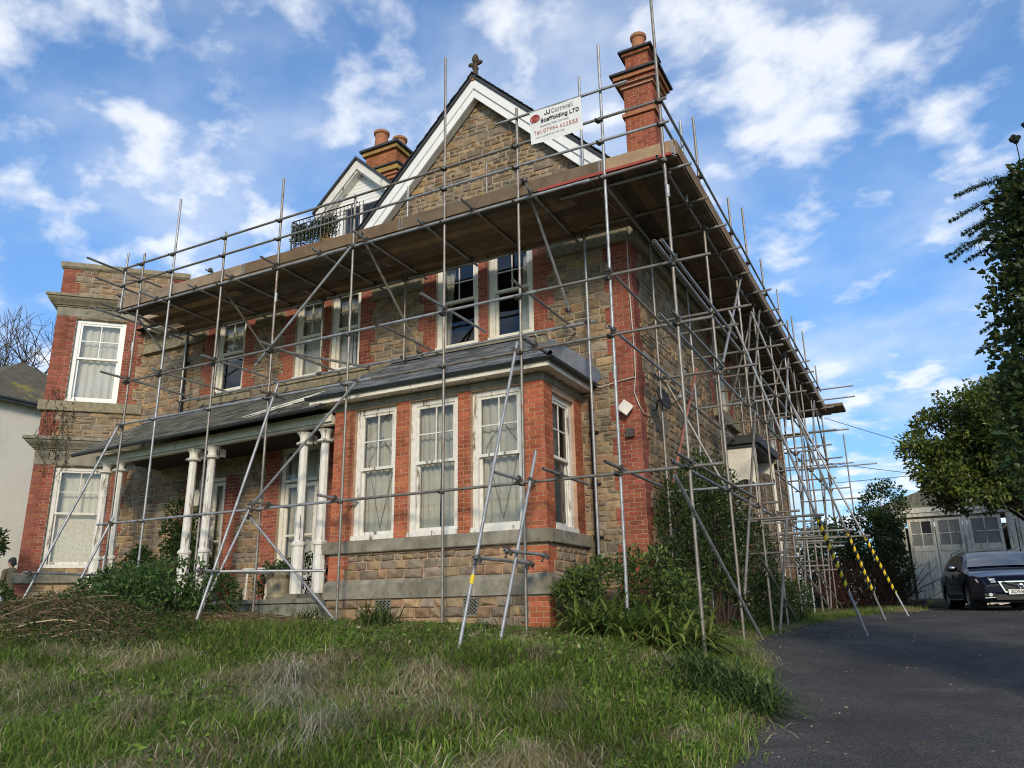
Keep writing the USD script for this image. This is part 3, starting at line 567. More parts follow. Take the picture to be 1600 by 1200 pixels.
obj('flashing', cat_([trimesh.Trimesh([(-9.3, 12.478, TOPZ - .02), (-6.2, 12.478, TOPZ - .02), (-6.2, 12.478, TOPZ + .04), (-9.3, 12.478, TOPZ + .04)], [[0, 1, 2], [0, 2, 3]], process=False), trimesh.Trimesh([(-9.3, 12.47, TOPZ + .02), (-6.2, 12.47, TOPZ + .02), (-6.3, 12.3, TOPZ - .07), (-9.2, 12.3, TOPZ - .07)], [[0, 1, 2], [0, 2, 3]], process=False)]), 'lead', bayroof)
# gutters and fascias of bay
def gutter(a, b, out, parent, m='roof_dark', r=.055):
    a, b, out = map(lambda q: np.asarray(q, float), (a, b, out)); an = np.linspace(math.pi, 2 * math.pi, 8)
    prof = [(math.cos(t) * r, math.sin(t) * r) for t in an] + [(math.cos(t) * (r - .008), math.sin(t) * (r - .008)) for t in an[::-1]]
    v = np.array([p + out * q[0] + np.array([0, 0, q[1]]) for p in (a, b) for q in prof]); n = len(prof); i = np.arange(n); j = (i + 1) % n
    return obj('gutter', trimesh.Trimesh(v, np.vstack([np.stack([i, j, n + j], 1), np.stack([i, n + j, n + i], 1)]), process=False), m, parent, smooth=40)
gutter((E1, 10.56, EZ + .0), (E2 + .06, 10.56, EZ + .0), (0, -1, 0), bayroof); gutter((E2 + .02, 10.5, EZ), (E2 + .02, 12.49, EZ), (1, 0, 0), bayroof)
obj('fascia', cat_([bx(E1 + .05, E2 - .03, 10.60, 10.63, 3.86, 3.985), bx(E2 - .07, E2 - .04, 10.63, 12.48, 3.86, 3.985)]), 'old_white', bayroof)
obj('soffit', bx(E1 + .05, E2 - .08, 10.63, 12.48, 3.872, 3.885), 'peeling_white', bayroof)

# veranda
vz = lambda x: np.interp(x, [-16.4, -9.4], [3.64, 3.79])
VX0, VX1, VY = -16.35, -9.42, 10.5
ver = obj('veranda_roof', trimesh.Trimesh([(VX0, VY, vz(VX0) - .04), (VX1, VY, vz(VX1) - .04), (VX1, 12.49, 4.86), (-16.6, 12.49, 4.78), (VX0, VY, vz(VX0)), (VX1, VY, vz(VX1)), (VX1, 12.49, 4.9), (-16.6, 12.49, 4.82)], [[0, 2, 1], [0, 3, 2], [4, 5, 6], [4, 6, 7], [0, 1, 5], [0, 5, 4], [0, 4, 7], [0, 7, 3], [1, 2, 6], [1, 6, 5], [2, 3, 7], [2, 7, 6]], process=False), 'roof_dark', house)
vrun = math.hypot(12.5 - VY, 4.9 - 3.72)
slates((VX0, VY, 3.645), (VX1 - VX0, 0, .15), (-.02, 12.49 - VY, 4.83 - 3.645), Polygon([(0, -.05), (VX1 - VX0, -.05), (VX1 - VX0, vrun * .93), (-.2, vrun * .93)]), ver, 'slate', 'slates', 140, 6, base=(.135, .135, .11))
obj('flashing', trimesh.Trimesh([(-16.6, 12.478, 4.87), (VX1, 12.478, 4.95), (VX1, 12.478, 5.0), (-16.6, 12.478, 4.92), (-16.5, 12.15, 4.66), (VX1, 12.15, 4.76)], [[0, 1, 2], [0, 2, 3], [4, 5, 1], [4, 1, 0]], process=False), 'lead', ver)
def slant_bx(x0, x1, y0, y1, a, b):
    m = bx(x0, x1, y0, y1, a, b); v = np.array(m.vertices); v[:, 2] += vz(v[:, 0]) - 3.7; return trimesh.Trimesh(v, m.faces, process=False)
obj('veranda_fascia', slant_bx(VX0 + .25, VX1, 10.86, 10.90, 3.50, 3.67), 'old_white', ver)
obj('veranda_beam', slant_bx(VX0 + .25, VX1, 10.92, 11.04, 3.46, 3.62), 'old_white', ver)
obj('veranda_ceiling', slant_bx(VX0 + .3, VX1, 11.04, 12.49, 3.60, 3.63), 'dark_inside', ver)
gutter((VX0, VY - .03, 3.62), (VX1, VY - .03, 3.77), (0, -1, 0), ver)
# two loose white battens lying on the veranda roof
for (xa, ya, xb, yb) in ((-11.55, 10.72, -10.15, 11.5), (-11.35, 10.62, -9.75, 11.52)):
    za, zb = 3.70 + (ya - VY) * .595, 3.76 + (yb - VY) * .595
    obj('loose_batten', tube((xa, ya, za + .05), (xb, yb, zb + .05), .028, 4, False), 'old_white', ver)
for x, side in ((-15.83, -1), (-15.38, 1), (-13.1, -1), (-12.57, 1), (-10.13, -1), (-9.62, 1)):
    c = (x, 10.97, 0); m8 = 8
    col = obj('column', cat_([lathe([(0, .42), (.115, .42), (.115, 1.36), (.09, 1.36), (.078, 3.25), (0, 3.25)], c, m8)]), 'peeling_white', house)
    obj('column_ring', lathe([(.08, 1.34), (.135, 1.36), (.14, 1.40), (.10, 1.44), (.08, 1.44)], c, 16), 'peeling_white', col, smooth=40)
    obj('column_base', bx(x - .15, x + .15, 10.83, 11.11, .40, .52), 'dressed_stone', col)
    obj('capital', cat_([lathe([(.07, 3.22), (.15, 3.235), (.155, 3.26), (.09, 3.29), (.085, 3.36), (.11, 3.42), (.15, 3.46), (0, 3.46)], c, 16), bx(x - .02, x + .02, 11.04, 11.3, 3.3, 3.46)]), 'peeling_white', col, smooth=35)
tr = obj('terrace', cat_([bx(-16.6, -9.36, 10.75, 12.49, -.4, .36)]), 'concrete', house)
x = -16.6
while x < -9.5:
    w = srng.uniform(.8, 1.2); obj('terrace_edge_stone', bx(x, min(x + w - .012, -9.37), 10.66, 11.2, .36, .435), 'concrete', tr); obj('terrace_block', bx(x, min(x + w - .015, -9.37), 10.70, 10.75, -.2, .35), 'concrete', tr); x += w

# gable boards and roofs
GX, GY = -7.16, 12.27
rake = lambda z_top, depth, y0, y1, xl, xr: cat_([trimesh.Trimesh(np.array([(GX, y, z_top) for y in (y0, y1)] + [(GX + s * xl, y, z_top - xl * 1.01) for y in (y0, y1)] + [(GX + s * xl, y, z_top - xl * 1.01 - depth) for y in (y0, y1)] + [(GX, y, z_top - depth) for y in (y0, y1)]),
    np.array([[0, 2, 4], [0, 4, 6], [1, 5, 3], [1, 7, 5], [0, 1, 3], [0, 3, 2], [2, 3, 5], [2, 5, 4], [4, 5, 7], [4, 7, 6], [6, 7, 1], [6, 1, 0]])[:, ::s]) for s in (1, -1)])
barge = obj('bargeboard', rake(11.0, .34, GY, GY + .04, 3.5, 3.5), 'clean_white', house)
obj('bargeboard_moulding', rake(11.11, .24, GY - .035, GY - .002, 3.5, 3.5), 'clean_white', barge)
obj('gable_soffit', rake(10.72, .03, GY + .042, 12.47, 3.4, 3.4), 'old_white', house)
gr = obj('gable_roof', rake(11.2, .08, GY - .07, 28.8, 3.62, 3.62), 'roof_dark', house)
obj('ridge_tile', cat_([lathe([(0, 0), (.09, 0), (.09, .44), (0, .44)], (0, 0, 0), 8).apply_transform(trimesh.transformations.rotation_matrix(-math.pi / 2, [1, 0, 0])).apply_translation((GX, GY - .06 + .46 * i, 11.14)) for i in range(36)]), 'terracotta', gr)
for i in range(34):      # slate edges that show along the verge
    for s in (1, -1):
        t = .05 + i * .107; m = bx(-.09, .09, 0, .3, 0, .012); m.apply_transform(trimesh.transformations.rotation_matrix(s * (math.radians(45) - .06), [0, 1, 0])); m.apply_translation((GX + s * t, GY - .1 + srng.uniform(-.012, .012), 11.22 - t * 1.01 + .012)); obj('verge_slate', m, 'roof_dark', gr)
fin = obj('finial', cat_([lathe([(0, 11.14), (.10, 11.14), (.09, 11.22), (.055, 11.26), (.05, 11.38), (.075, 11.42), (.05, 11.46), (.045, 11.58), (0, 11.58)], (GX, GY + .06, 0), 12),
    lathe([(0, 11.56), (.06, 11.58), (.085, 11.65), (.06, 11.73), (.03, 11.78), (0, 11.79)], (GX, GY + .06, 0), 10)] + [trimesh.creation.icosphere(1, .055).apply_scale((1.25, .8, .9)).apply_translation((GX + s * .11, GY + .06, 11.55)) for s in (1, -1)] + [tube((GX - .1, GY + .06, 11.52), (GX + .1, GY + .06, 11.52), .03, 8, False)]), 'bark', house, smooth=40)
obj('main_roof', trimesh.Trimesh([(-17.1, 12.1, 7.2), (-10.3, 12.1, 7.2), (-10.3, 17, 9.1), (-17.1, 17, 9.1), (-17.1, 28.5, 7.05), (-10.3, 28.5, 7.05)], [[0, 1, 2], [0, 2, 3], [3, 2, 5], [3, 5, 4], [0, 3, 4]], process=False), 'roof_dark', house)
obj('eaves_soffit', bx(-16.6, -10.2, 12.1, 12.47, 7.1, 7.15), 'old_white', house)
gutter((-16.4, 12.04, 7.2), (-10.4, 12.04, 7.2), (0, -1, 0), house)
gutter((-3.82, 12.3, 7.06), (-3.82, 28.6, 7.06), (1, 0, 0), house)
# chimneys
def chimney(x, y, w, d, steps, pots, base, name='chimney', m='brick', potm='terracotta', label=None):
    ms = []
    ch = obj(name, cat_([bx(x - w / 2 - e + .004, x + w / 2 + e - .004, y - d / 2 - e + .004, y + d / 2 + e - .004, z0, z1) for z0, z1, e, kd in steps if kd == 'brick']), 'brick_mortar', house, label=label)
    bl = []
    for z0, z1, e, kind in steps:
        W, D = w / 2 + e, d / 2 + e
        if kind == 'brick':
            for (o, dd, nn, h) in (((x - W, y - D), (1, 0), (0, -1), 2 * W), ((x + W, y - D), (0, 1), (1, 0), 2 * D), ((x - W, y + D), (0, -1), (-1, 0), 2 * D)):
                wl = Wall(o, dd, nn)
                for c in clipped(brick_rects((0, z0, h, z1)), sbox(0, z0, h, z1)):
                    v, f = piece(wl, c, srng.uniform(-.002, .003), .004, 0, srng, back=-.004); bl.append((v, f, tint_brick(base)))
        else: obj('chimney_band', bx(x - W, x + W, y - D, y + D, z0, z1), kind, ch)
    obj('chimney_bricks', join(bl), m, ch, kind='stuff')
    for px, py, pz, r, h in pots:
        obj('chimney_pot', lathe([(0, pz), (r * 1.1, pz), (r, pz + .1), (r * .92, pz + h * .6), (r * .92, pz + h - .12), (r * 1.12, pz + h - .1), (r * 1.14, pz + h - .03), (r * .95, pz + h), (r * .75, pz + h), (r * .75, pz + .2), (0, pz + .2)], (px, py, 0), 18), potm, ch, smooth=40)
chimney(-4.12, 14.36, .64, .64, [(7.4, 10.3, 0, 'brick'), (10.3, 10.38, .05, 'terracotta'), (10.38, 11.0, .0, 'brick'), (11.0, 11.08, .05, 'brick'), (11.08, 11.17, .11, 'brick'), (11.17, 11.27, .17, 'terracotta'), (11.27, 11.32, .23, 'roof_dark'), (11.32, 11.86, -.06, 'brick'), (11.86, 11.93, .0, 'brick'), (11.93, 11.98, .06, 'roof_dark')], [(-4.1, 14.3, 11.98, .16, .5)], (.30, .085, .045), label='tall red brick chimney with one pot on the right-hand eaves')
for s, q in ((-.36, .0), (.36, .0)): obj('chimney_pilaster', bx(-4.12 + s * .25 - .07, -4.12 + s * .25 + .07, 14.0, 14.05, 9.2, 10.6), 'brick', house) if 0 else None
chimney(-12.66, 16.6, 1.25, .95, [(8.3, 12.2, 0, 'brick'), (12.2, 12.3, .05, 'terracotta'), (12.3, 12.4, .1, 'terracotta'), (12.4, 12.56, .17, 'lichen_terracotta'), (12.56, 12.61, .22, 'roof_dark'), (12.61, 13.25, -.08, 'brick'), (13.25, 13.38, -.0, 'lichen_terracotta'), (13.38, 13.45, .07, 'roof_dark')], [(-12.8, 16.4, 13.45, .21, .66), (-12.38, 16.75, 13.45, .2, .52)], (.36, .125, .05), m='brick', potm='terracotta', label='broad lichen-covered chimney with yellowish pots behind the dormer')
# dormer and balcony
DX, DY = -11.48, 14.0
dor = obj('dormer', cat_([WF.slab(Polygon([(DX - 1.0, 8.0), (DX + 1.0, 8.0), (DX + 1.0, 10.15), (DX, 11.1), (DX - 1.0, 10.15)]).difference(sbox(DX - .62, 9.05, DX + .62, 10.2)), -1.55, -1.5), bx(DX - 1.0, DX - .9, 14.05, 17, 8.0, 10.1), bx(DX + .9, DX + 1.0, 14.05, 17, 8.0, 10.1)]), 'clean_white', house)
for k in range(8):
    z0 = 10.24 + k * .10; hw = min(.95, max(.05, (11.08 - z0 - .1) / .95)); obj('pediment_board', WF.box(DX - hw, DX + hw, z0, z0 + .09, -1.5, -1.485), 'clean_white', dor)
_gx, _gy = GX, GY
def rake2(z_top, depth, y0, y1, xl, sl=.92):
    return cat_([trimesh.Trimesh(np.array([(DX, y, z_top) for y in (y0, y1)] + [(DX + s * xl, y, z_top - xl * sl) for y in (y0, y1)] + [(DX + s * xl, y, z_top - xl * sl - depth) for y in (y0, y1)] + [(DX, y, z_top - depth) for y in (y0, y1)]),
        np.array([[0, 2, 4], [0, 4, 6], [1, 5, 3], [1, 7, 5], [0, 1, 3], [0, 3, 2], [2, 3, 5], [2, 5, 4], [4, 5, 7], [4, 7, 6], [6, 7, 1], [6, 1, 0]])[:, ::s]) for s in (1, -1)])
obj('dormer_bargeboard', rake2(11.29, .26, 13.72, 13.76, 1.28), 'peeling_white', dor); obj('dormer_bargeboard', rake2(11.08, .10, 13.77, 13.99, 1.2), 'peeling_white', dor)
obj('dormer_roof', rake2(11.37, .07, 13.66, 17.2, 1.34), 'roof_dark', dor)
fr = obj('dormer_window', cat_([WF.box(DX - .62, DX - .54, 9.05, 10.2, -1.56, -1.47), WF.box(DX + .54, DX + .62, 9.05, 10.2, -1.56, -1.47), WF.box(DX - .54, DX + .54, 10.12, 10.2, -1.56, -1.47), WF.box(DX - .54, DX + .54, 9.05, 9.13, -1.56, -1.47), WF.box(DX - .03, DX + .03, 9.13, 10.12, -1.55, -1.48)]), 'clean_white', dor)
for s in (-1, 1): obj('pane', WF.sheet(DX + (-.54 if s < 0 else .03), DX + (-.03 if s < 0 else .54), 9.13, 10.12, -1.52), 'window_glass', fr)
obj('dormer_pier', bx(DX - 1.32, DX - 1.0, 13.95, 14.4, 8.0, 10.2), 'lichen_terracotta', dor)
bal = obj('balcony', bx(-12.77, -10.6, 12.85, 13.98, 7.8, 8.55), 'lead', house)
rl = [tube((-12.72, 12.9, z), (-10.7, 12.9, z), .016, 6, False) for z in (8.68, 9.12, 9.46)] + [tube((-12.72, 12.9, z), (-12.72, 13.95, z), .016, 6, False) for z in (8.68, 9.46)]
rail = obj('railing', cat_(rl), 'black_metal', bal)
for i in range(20):
    x = -12.72 + i * .115
    obj('baluster', tube((x, 12.9, 8.55), (x, 12.9, 9.46), .009 if i % 8 else .022, 6, False), 'black_metal', rail)
    an = np.linspace(0, 2 * np.pi, 9); obj('scroll', polytube(np.stack([x + .057 + .05 * np.cos(an), np.full(9, 12.9), 9.29 + .07 * np.sin(an)], 1), .007, 4), 'black_metal', rail)
for i in range(9): obj('baluster', tube((-12.72, 12.98 + i * .115, 8.55), (-12.72, 12.98 + i * .115, 9.46), .009, 6, False), 'black_metal', rail)
# downpipes, porch
for x, y, z0, z1 in ((-4.88, 12.40, -.1, 3.75), (-15.45, 12.40, 4.7, 7.1)):
    dp = obj('downpipe', tube((x, y, z0), (x, y, z1), .042, 12, False), 'black_metal', house, smooth=40)
    for z in np.arange(z0 + .5, z1, .9): obj('pipe_bracket', cat_([tube((x, y, z), (x, y, z + .06), .055, 12, False), bx(x - .09, x + .09, y + .04, y + .08, z + .01, z + .05)]), 'black_metal', dp)
obj('downpipe', polytube([(-14.4, 12.38, 3.55), (-14.42, 12.38, 2.6), (-14.45, 12.38, .5)], .045, 10), 'peeling_white', house, smooth=40)
pr = obj('porch_roof', cat_([bx(-4.0, -3.2, 18.8, 21.5, 3.93, 4.13), bx(-4.0, -3.28, 18.88, 21.42, 3.85, 3.93)]), 'roof_dark', house)
obj('porch_fascia', bx(-3.98, -3.31, 18.93, 18.97, 3.32, 3.85), 'old_white', pr)
arch = sbox(0, 0, .66, .55).difference(shapely.Point(.36, -.02).buffer(.3)); obj('porch_bracket', Wall((-3.98, 18.9), (1, 0), (0, -1)).slab(shapely.affinity.translate(arch, 0, 2.8), -.03, .02), 'old_white', pr)
obj('porch_bracket', Wall((-3.98, 21.4), (1, 0), (0, -1)).slab(shapely.affinity.translate(arch, 0, 2.8 + .5), -.03, .02), 'old_white', pr)
for (y) in (18.95, 21.35): obj('porch_post', tube((-3.36, y, -.1), (-3.36, y, 3.3), .05, 8, False), 'old_white', pr)

# ------------------------------------------------------------------ scaffolding
sc = thing('scaffolding', (-8, 10.4, 0), 'galvanised tube scaffolding with boarded top lift wrapped round two sides of the house', 'scaffolding')
trng = np.random.default_rng(21)
YF, YI, XS, XI = 10.4, 12.05, -2.73, -3.76
def pole(name, a, b, m=None, r=.0242, jit=.006):
    a, b = np.array(a, float), np.array(b, float); a += trng.uniform(-jit, jit, 3); b += trng.uniform(-jit, jit, 3)
    return obj(name, tube(a, b, r), m or ('old_galvanised' if trng.random() < (.75 if min(a[1], b[1]) > 12.6 and a[0] > -4.5 else .38) else 'galvanised'), sc, smooth=40)
CP = []
def coupler(p, ax='z'):
    """a swivel or double coupler: two clamp rings, a flap and a bolt with nut."""
    p = np.array(p, float); d = {'x': (1, 0, 0), 'y': (0, 1, 0), 'z': (0, 0, 1)}[ax]; d = np.array(d, float)
    e = np.cross(d, (0.3, .8, .5)); e /= np.linalg.norm(e); q = np.cross(d, e)
    ms = [tube(p - d * .03, p + d * .03, .040, 10, False), tube(p + e * .05 - q * .03, p + e * .05 + q * .03, .038, 8, False), tube(p + q * .03 + e * .02 - d * .012, p + q * .1 + e * .02 - d * .012, .011, 6, False), tube(p + q * .072 + e * .02 - d * .012, p + q * .09 + e * .02 - d * .012, .018, 6, False)]
    CP.append((cat_(ms), p))
def at_ground(x, y): return float(lawn_z((x, y)))
# front standards: x, top, bottom
FS = [(-14.69, 8.04, None), (-13.68, 9.12, None), (-12.10, 7.92, None), (-10.56, 8.73, None), (-8.70, 7.83, None), (-6.66, 10.14, None), (-5.23, 8.53, None), (-3.70, 9.23, None), (-2.70, 10.4, None)]
for x, zt, zb in FS:
    g = at_ground(x, YF)
    pole('standard', (x, YF, g - .03), (x + trng.uniform(-.03, .03), YF, zt)); obj('base_plate', bx(x - .075, x + .075, YF - .075, YF + .075, g - .02, g + .004), 'dark_steel', sc)
    for z in (2.0, 4.07, 5.0, 6.72): coupler((x, YF - .028, z))
    if zt > 7.85: coupler((x, YF - .028, 7.77)); coupler((x, YF - .028, 7.36))
pole('standard', (-15.27, YF, 6.66), (-15.25, YF, 8.18)); coupler((-15.27, YF, 7.75)); coupler((-15.27, YF, 7.36))
L = lambda name, x0, x1, y, z, tilt=0.0, m=None: pole(name, (x0, y, z), (x1, y, z + tilt), m)
yo = YF - .05
# long runs are made of shorter tubes joined by sleeves
def run(name, x0, x1, y, z, cuts=(), m=None):
    xs = [x0, *cuts, x1]
    for a, b in zip(xs[:-1], xs[1:]):
        L(name, a + (.003 if a != x0 else 0), b, y, z, 0)
    for c in cuts: obj('sleeve', tube((c - .08, y, z), (c + .08, y, z), .031, 10, False), 'galvanised', sc, smooth=40)
run('ledger', -15.0, -2.22, yo, 2.0, (-8.9,)); run('ledger', -14.75, -2.2, yo, 4.07, (-8.2,)); run('ledger', -14.8, -2.15, yo, 5.02, (-9.6, -5.0)); run('ledger', -15.3, -2.7, yo, 6.72, (-9.2, -4.0))
run('guard_rail', -15.25, -2.6, yo, 7.77, (-9.0,)); run('guard_rail', -15.28, -2.58, yo, 7.36, (-7.4,)); L('guard_rail', -5.62, -3.2, yo, 8.31)
run('ledger', -15.65, -6.2, YI, 6.72, (-10.9,)); L('ledger', -6.6, -4.05, YI + .06, 6.74); run('ledger', -15.0, -4.55, YI, 5.02, (-9.0,), None)
for x, z0, z1 in ((-15.0, 5.0, 6.74), (-13.9, 4.95, 6.8), (-10.79, 5.25, 6.83), (-8.64, 4.95, 6.84), (-4.71, .6, 6.7)):
    pole('standard', (x, YI - .04, z0), (x, YI - .04, z1)); coupler((x, YI - .02, 5.03)); coupler((x, YI - .02, 6.7))
for x, z1 in ((-4.69, 10.1), (-6.75, 8.83), (-8.66, 8.84)): pole('standard', (x, YI, 6.7), (x, YI, z1))
# transoms under the deck: run from the front to the wall, ends sticking out
x = -15.25; k = 0
while x < -3.9:
    a = 9.98 + trng.uniform(-.12, .22); zz = 6.775
    pole('transom', (x, a, zz), (x + trng.uniform(-.04, .04), 12.36 + trng.uniform(-.12, .1), zz)); coupler((x, yo, 6.745), 'x'); coupler((x, YI, 6.745), 'x'); x += trng.uniform(1.0, 1.3)
for z, y0 in ((7.72, 9.5), (7.34, 9.75)): pole('guard_rail', (-15.32, y0, z), (-15.3, 12.0, z))
pole('transom', (-15.36, 9.75, 6.66), (-15.36, 12.2, 6.66))
# transoms at the lower lifts tie the front standards back to the inner ledger
for x, z, y0, y1 in ((-14.62, 5.06, 9.7, 12.3), (-13.6, 5.06, 10.15, 12.35), (-12.02, 5.06, 10.0, 12.3), (-10.48, 5.07, 10.0, 12.3), (-8.0, 5.07, 10.45, 12.35), (-6.6, 5.07, 9.6, 11.7), (-5.1, 5.08, 9.9, 12.4), (-3.66, 5.08, 10.2, 14.5), (-2.66, 5.08, 9.7, 14.4), (-4.95, 4.13, 9.9, 12.4), (-3.66, 4.13, 10.15, 14.6), (-10.47, 4.13, 10.1, 10.8), (-2.68, 4.13, 10.0, 13.4), (-5.28, 2.06, 9.55, 10.9), (-4.6, 2.06, 9.75, 11.4), (-8.8, 2.05, 9.9, 11.0), (-10.3, 2.06, 10.0, 10.9), (-3.66, 2.06, 9.7, 12.2), (-2.66, 2.06, 9.6, 14.6)):
    pole('transom', (x, y0, z), (x + trng.uniform(-.02, .02), y1, z)); coupler((x, yo, z - .03), 'x')
pole('plan_brace', (-10.4, 10.45, 5.0), (-8.25, 10.42, 4.32))
# braces
for a, b in (((-8.60, 10.33, 6.78), (-10.90, 10.33, 4.75)), ((-8.35, 10.33, 4.12), (-10.78, 10.33, 2.02)), ((-10.81, 10.36, 1.92), (-8.58, 10.36, -.04)),
             ((-8.52, 10.35, 7.0), (-8.25, 12.1, 5.0)), ((-5.08, 10.35, 7.12), (-5.07, 12.1, 5.25)), ((-12.46, 10.35, 7.15), (-12.27, 12.1, 5.6)), ((-15.32, 10.35, 7.18), (-15.26, 12.1, 5.8))):
    pole('brace', a, b); coupler(np.array(a) * .98 + np.array(b) * .02, 'z'); coupler(np.array(a) * .04 + np.array(b) * .96, 'z')
# rakers propping the front
for x, zt, yf in ((-10.27, 4.3, 8.9), (-10.72, 2.05, 9.34), (-14.66, 4.1, 8.75), (-14.5, 2.12, 9.55), (-5.26, 4.22, 8.56), (-4.98, 2.45, 9.1)):
    g = at_ground(x, yf); t = np.array([x, 10.32, zt]); ft = np.array([x, yf, g - .05]); pole('raker', ft, t, 'galvanised')
    for z in (2.0, 4.07):
        if zt > z - .1 and zt < z + 2: coupler(ft + (t - ft) * min(.985, (z - g) / (zt - g)), 'y')
for x, z, y0 in ((-10.27, .86, 8.8), (-5.22, .83, 8.8), (-14.66, .98, 8.75), (-4.98, .93, 9.2)):
    pole('transom', (x + .05, y0, z), (x + .05, 10.5, z)); coupler((x + .04, y0 + .1, z), 'y'); coupler((x + .05, YF, z), 'y')
pole('ledger', (-10.4, 9.15, .86), (-8.9, 10.3, .86))
# side run
ys = [12.9, 15.45, 17.15, 19.3, 21.4, 24.4, 26.6, 29.3]; tops = [9.05, 8.6, 9.2, 8.75, 8.7, 8.9, 9.1, 8.6]
for y, zt in zip(ys, tops):
    g = gz1(XS, y); pole('standard', (XS, y, g - .02), (XS + trng.uniform(-.03, .03), y, zt)); obj('base_plate', bx(XS - .075, XS + .075, y - .075, y + .075, g - .01, g + .014), 'dark_steel', sc)
    for z in (2.0, 4.0, 5.1, 6.72, 7.36, 7.77): coupler((XS + .02, y, z))
pole('standard', (XS, 11.7, 6.66), (XS, 11.74, 8.24))
for y in (23.0,): pole('standard', (XS, y, gz1(XS, y)), (XS, y, 8.3))
for y, z0, z1 in ((12.9, .6, 6.75), (15.35, .0, 6.75), (17.4, -.1, 6.75), (20.1, .0, 6.75), (22.4, 0, 6.75), (25, 0, 6.75), (27.5, 0, 6.75), (29.4, 0, 6.75)):
    pole('standard', (XI, y, z0), (XI, y, z1))
def runy(name, y0, y1, x, z, cuts=()):
    q = [y0, *cuts, y1]
    for a, b in zip(q[:-1], q[1:]): pole(name, (x, a + .003, z), (x, b, z))
    for c in cuts: obj('sleeve', tube((x, c - .08, z), (x, c + .08, z), .031, 10, False), 'galvanised', sc, smooth=40)
for z in (2.0, 4.02, 5.12, 6.72): runy('ledger', 9.75 if z < 6 else 10.2, 29.6 + trng.uniform(-.3, .5), XS - .05, z, (16.2, 22.3))
for z in (7.36, 7.77): runy('guard_rail', 10.35, 29.9, XS + .05, z, (15.8, 21.9, 26.5))
for z, y0 in ((4.05, 12.6), (6.72, 10.6)): runy('ledger', y0, 29.5, XI, z, (18.3, 24.0))
y = 10.75
while y < 29.6:
    pole('transom', (-4.02 + trng.uniform(-.02, .1) if y > 12.3 else -4.6, y, 6.775), (-2.36 + trng.uniform(-.12, .2), y, 6.775)); coupler((XS - .05, y, 6.75), 'y'); y += trng.uniform(1.05, 1.3)
for y in (12.98, 15.5, 17.2, 19.4, 21.5, 24.4, 26.7, 29.3):
    for z, x0, x1 in ((2.07, -3.9, -2.2), (4.09, -3.95, -2.25), (5.17, -3.95, -2.1)):
        pole('transom', (x0 + trng.uniform(-.05, .1), y + .05, z), (x1 + trng.uniform(-.2, .25), y + .05, z)); coupler((XS, y + .05, z), 'y')
for y in (13.9, 18.4):
    for z in (5.17,): pole('transom', (-3.95, y, z), (-2.5 + trng.uniform(-.1, .2), y, z))
for (a, b, m) in (((-2.66, 12.95, .35), (-2.66, 15.6, 3.9), None), ((-2.66, 15.5, 4.1), (-2.66, 17.6, 6.8), None), ((-2.66, 13.0, 4.2), (-2.66, 15.6, 6.8), None), ((-2.8, 17.3, 6.7), (-2.8, 15.4, 4.0), 'old_galvanised'), ((-3.7, 13, 2.2), (-3.7, 15.4, 4.9), 'red_tube'), ((-2.66, 19.5, .2), (-2.66, 22, 4.1), None), ((-2.66, 19.4, 4.2), (-2.66, 21.6, 6.7), None), ((-2.66, 24.2, 4.2), (-2.66, 21.6, 6.7), None), ((-2.66, 24.4, 4.2), (-2.66, 26.8, 6.7), None), ((-2.66, 29.2, 4.2), (-2.66, 26.8, 6.7), None), ((-2.66, 24.4, .1), (-2.66, 26.8, 4), None),
                   ((-3.7, 17.6, 4.1), (-2.8, 17.5, 6.7), None), ((-3.7, 21.6, 4.1), (-2.8, 21.5, 6.7), None), ((-3.7, 13.1, 4.0), (-2.75, 13.1, 1.9), None)):
    pole('brace', a, b, m)
# rakers over the drive with hazard tape and their foot ties
for x0, y0, z0, x1, y1 in ((-2.66, 13.95, 5.5, -1.18, 15.8), (-2.66, 16.4, 6.3, -1.05, 19.4), (-2.66, 20.2, 5.4, -.62, 20.6)):
    g = gz1(x1, y1); a, b = np.array([x0, y0, z0]), np.array([x1, y1, g]); pole('raker', a, b, 'galvanised', jit=0)
    t0, t1 = 1 - (1.72 - g) / (z0 - g), 1 - (.42 - g) / (z0 - g); n = 13
    d = (b - a) / np.linalg.norm(b - a); e = np.cross(d, (0, 0, 1)); e /= np.linalg.norm(e); q = np.cross(d, e)
    for h in (0, 1):                                    # two tapes wound round the tube in a spiral
        N = 160; s = np.linspace(0, 1, N); ang = s * 2 * np.pi * n / 1.6 + h * np.pi; c = a + (b - a) * (t0 + (t1 - t0) * s)[:, None]
        rr = .034
        P0 = c + rr * (np.cos(ang)[:, None] * e + np.sin(ang)[:, None] * q); P = [P0]
        for w in np.linspace(.2, 1, 5): P.append(c + rr * (np.cos(ang + w * np.pi)[:, None] * e + np.sin(ang + w * np.pi)[:, None] * q))
        V = np.stack(P, 1); i, j = np.meshgrid(np.arange(N - 1), np.arange(5), indexing='ij'); k0 = i * 6 + j; Q = np.stack([k0, k0 + 1, k0 + 7, k0 + 6], -1).reshape(-1, 4)
        obj('hazard_tape', trimesh.Trimesh(V.reshape(-1, 3), np.vstack([Q[:, [0, 1, 2]], Q[:, [0, 2, 3]]]), process=False), 'yellow_tape' if h else 'black_tape', sc, label=('yellow' if h else 'black') + ' stripe of the hazard tape on a raker')
    m = a + (b - a) * t0
    pole('tie', (-3.6, m[1] - .02, m[2] + .02), (m[0] + .12, m[1], m[2] + .02)); coupler(m, 'y')
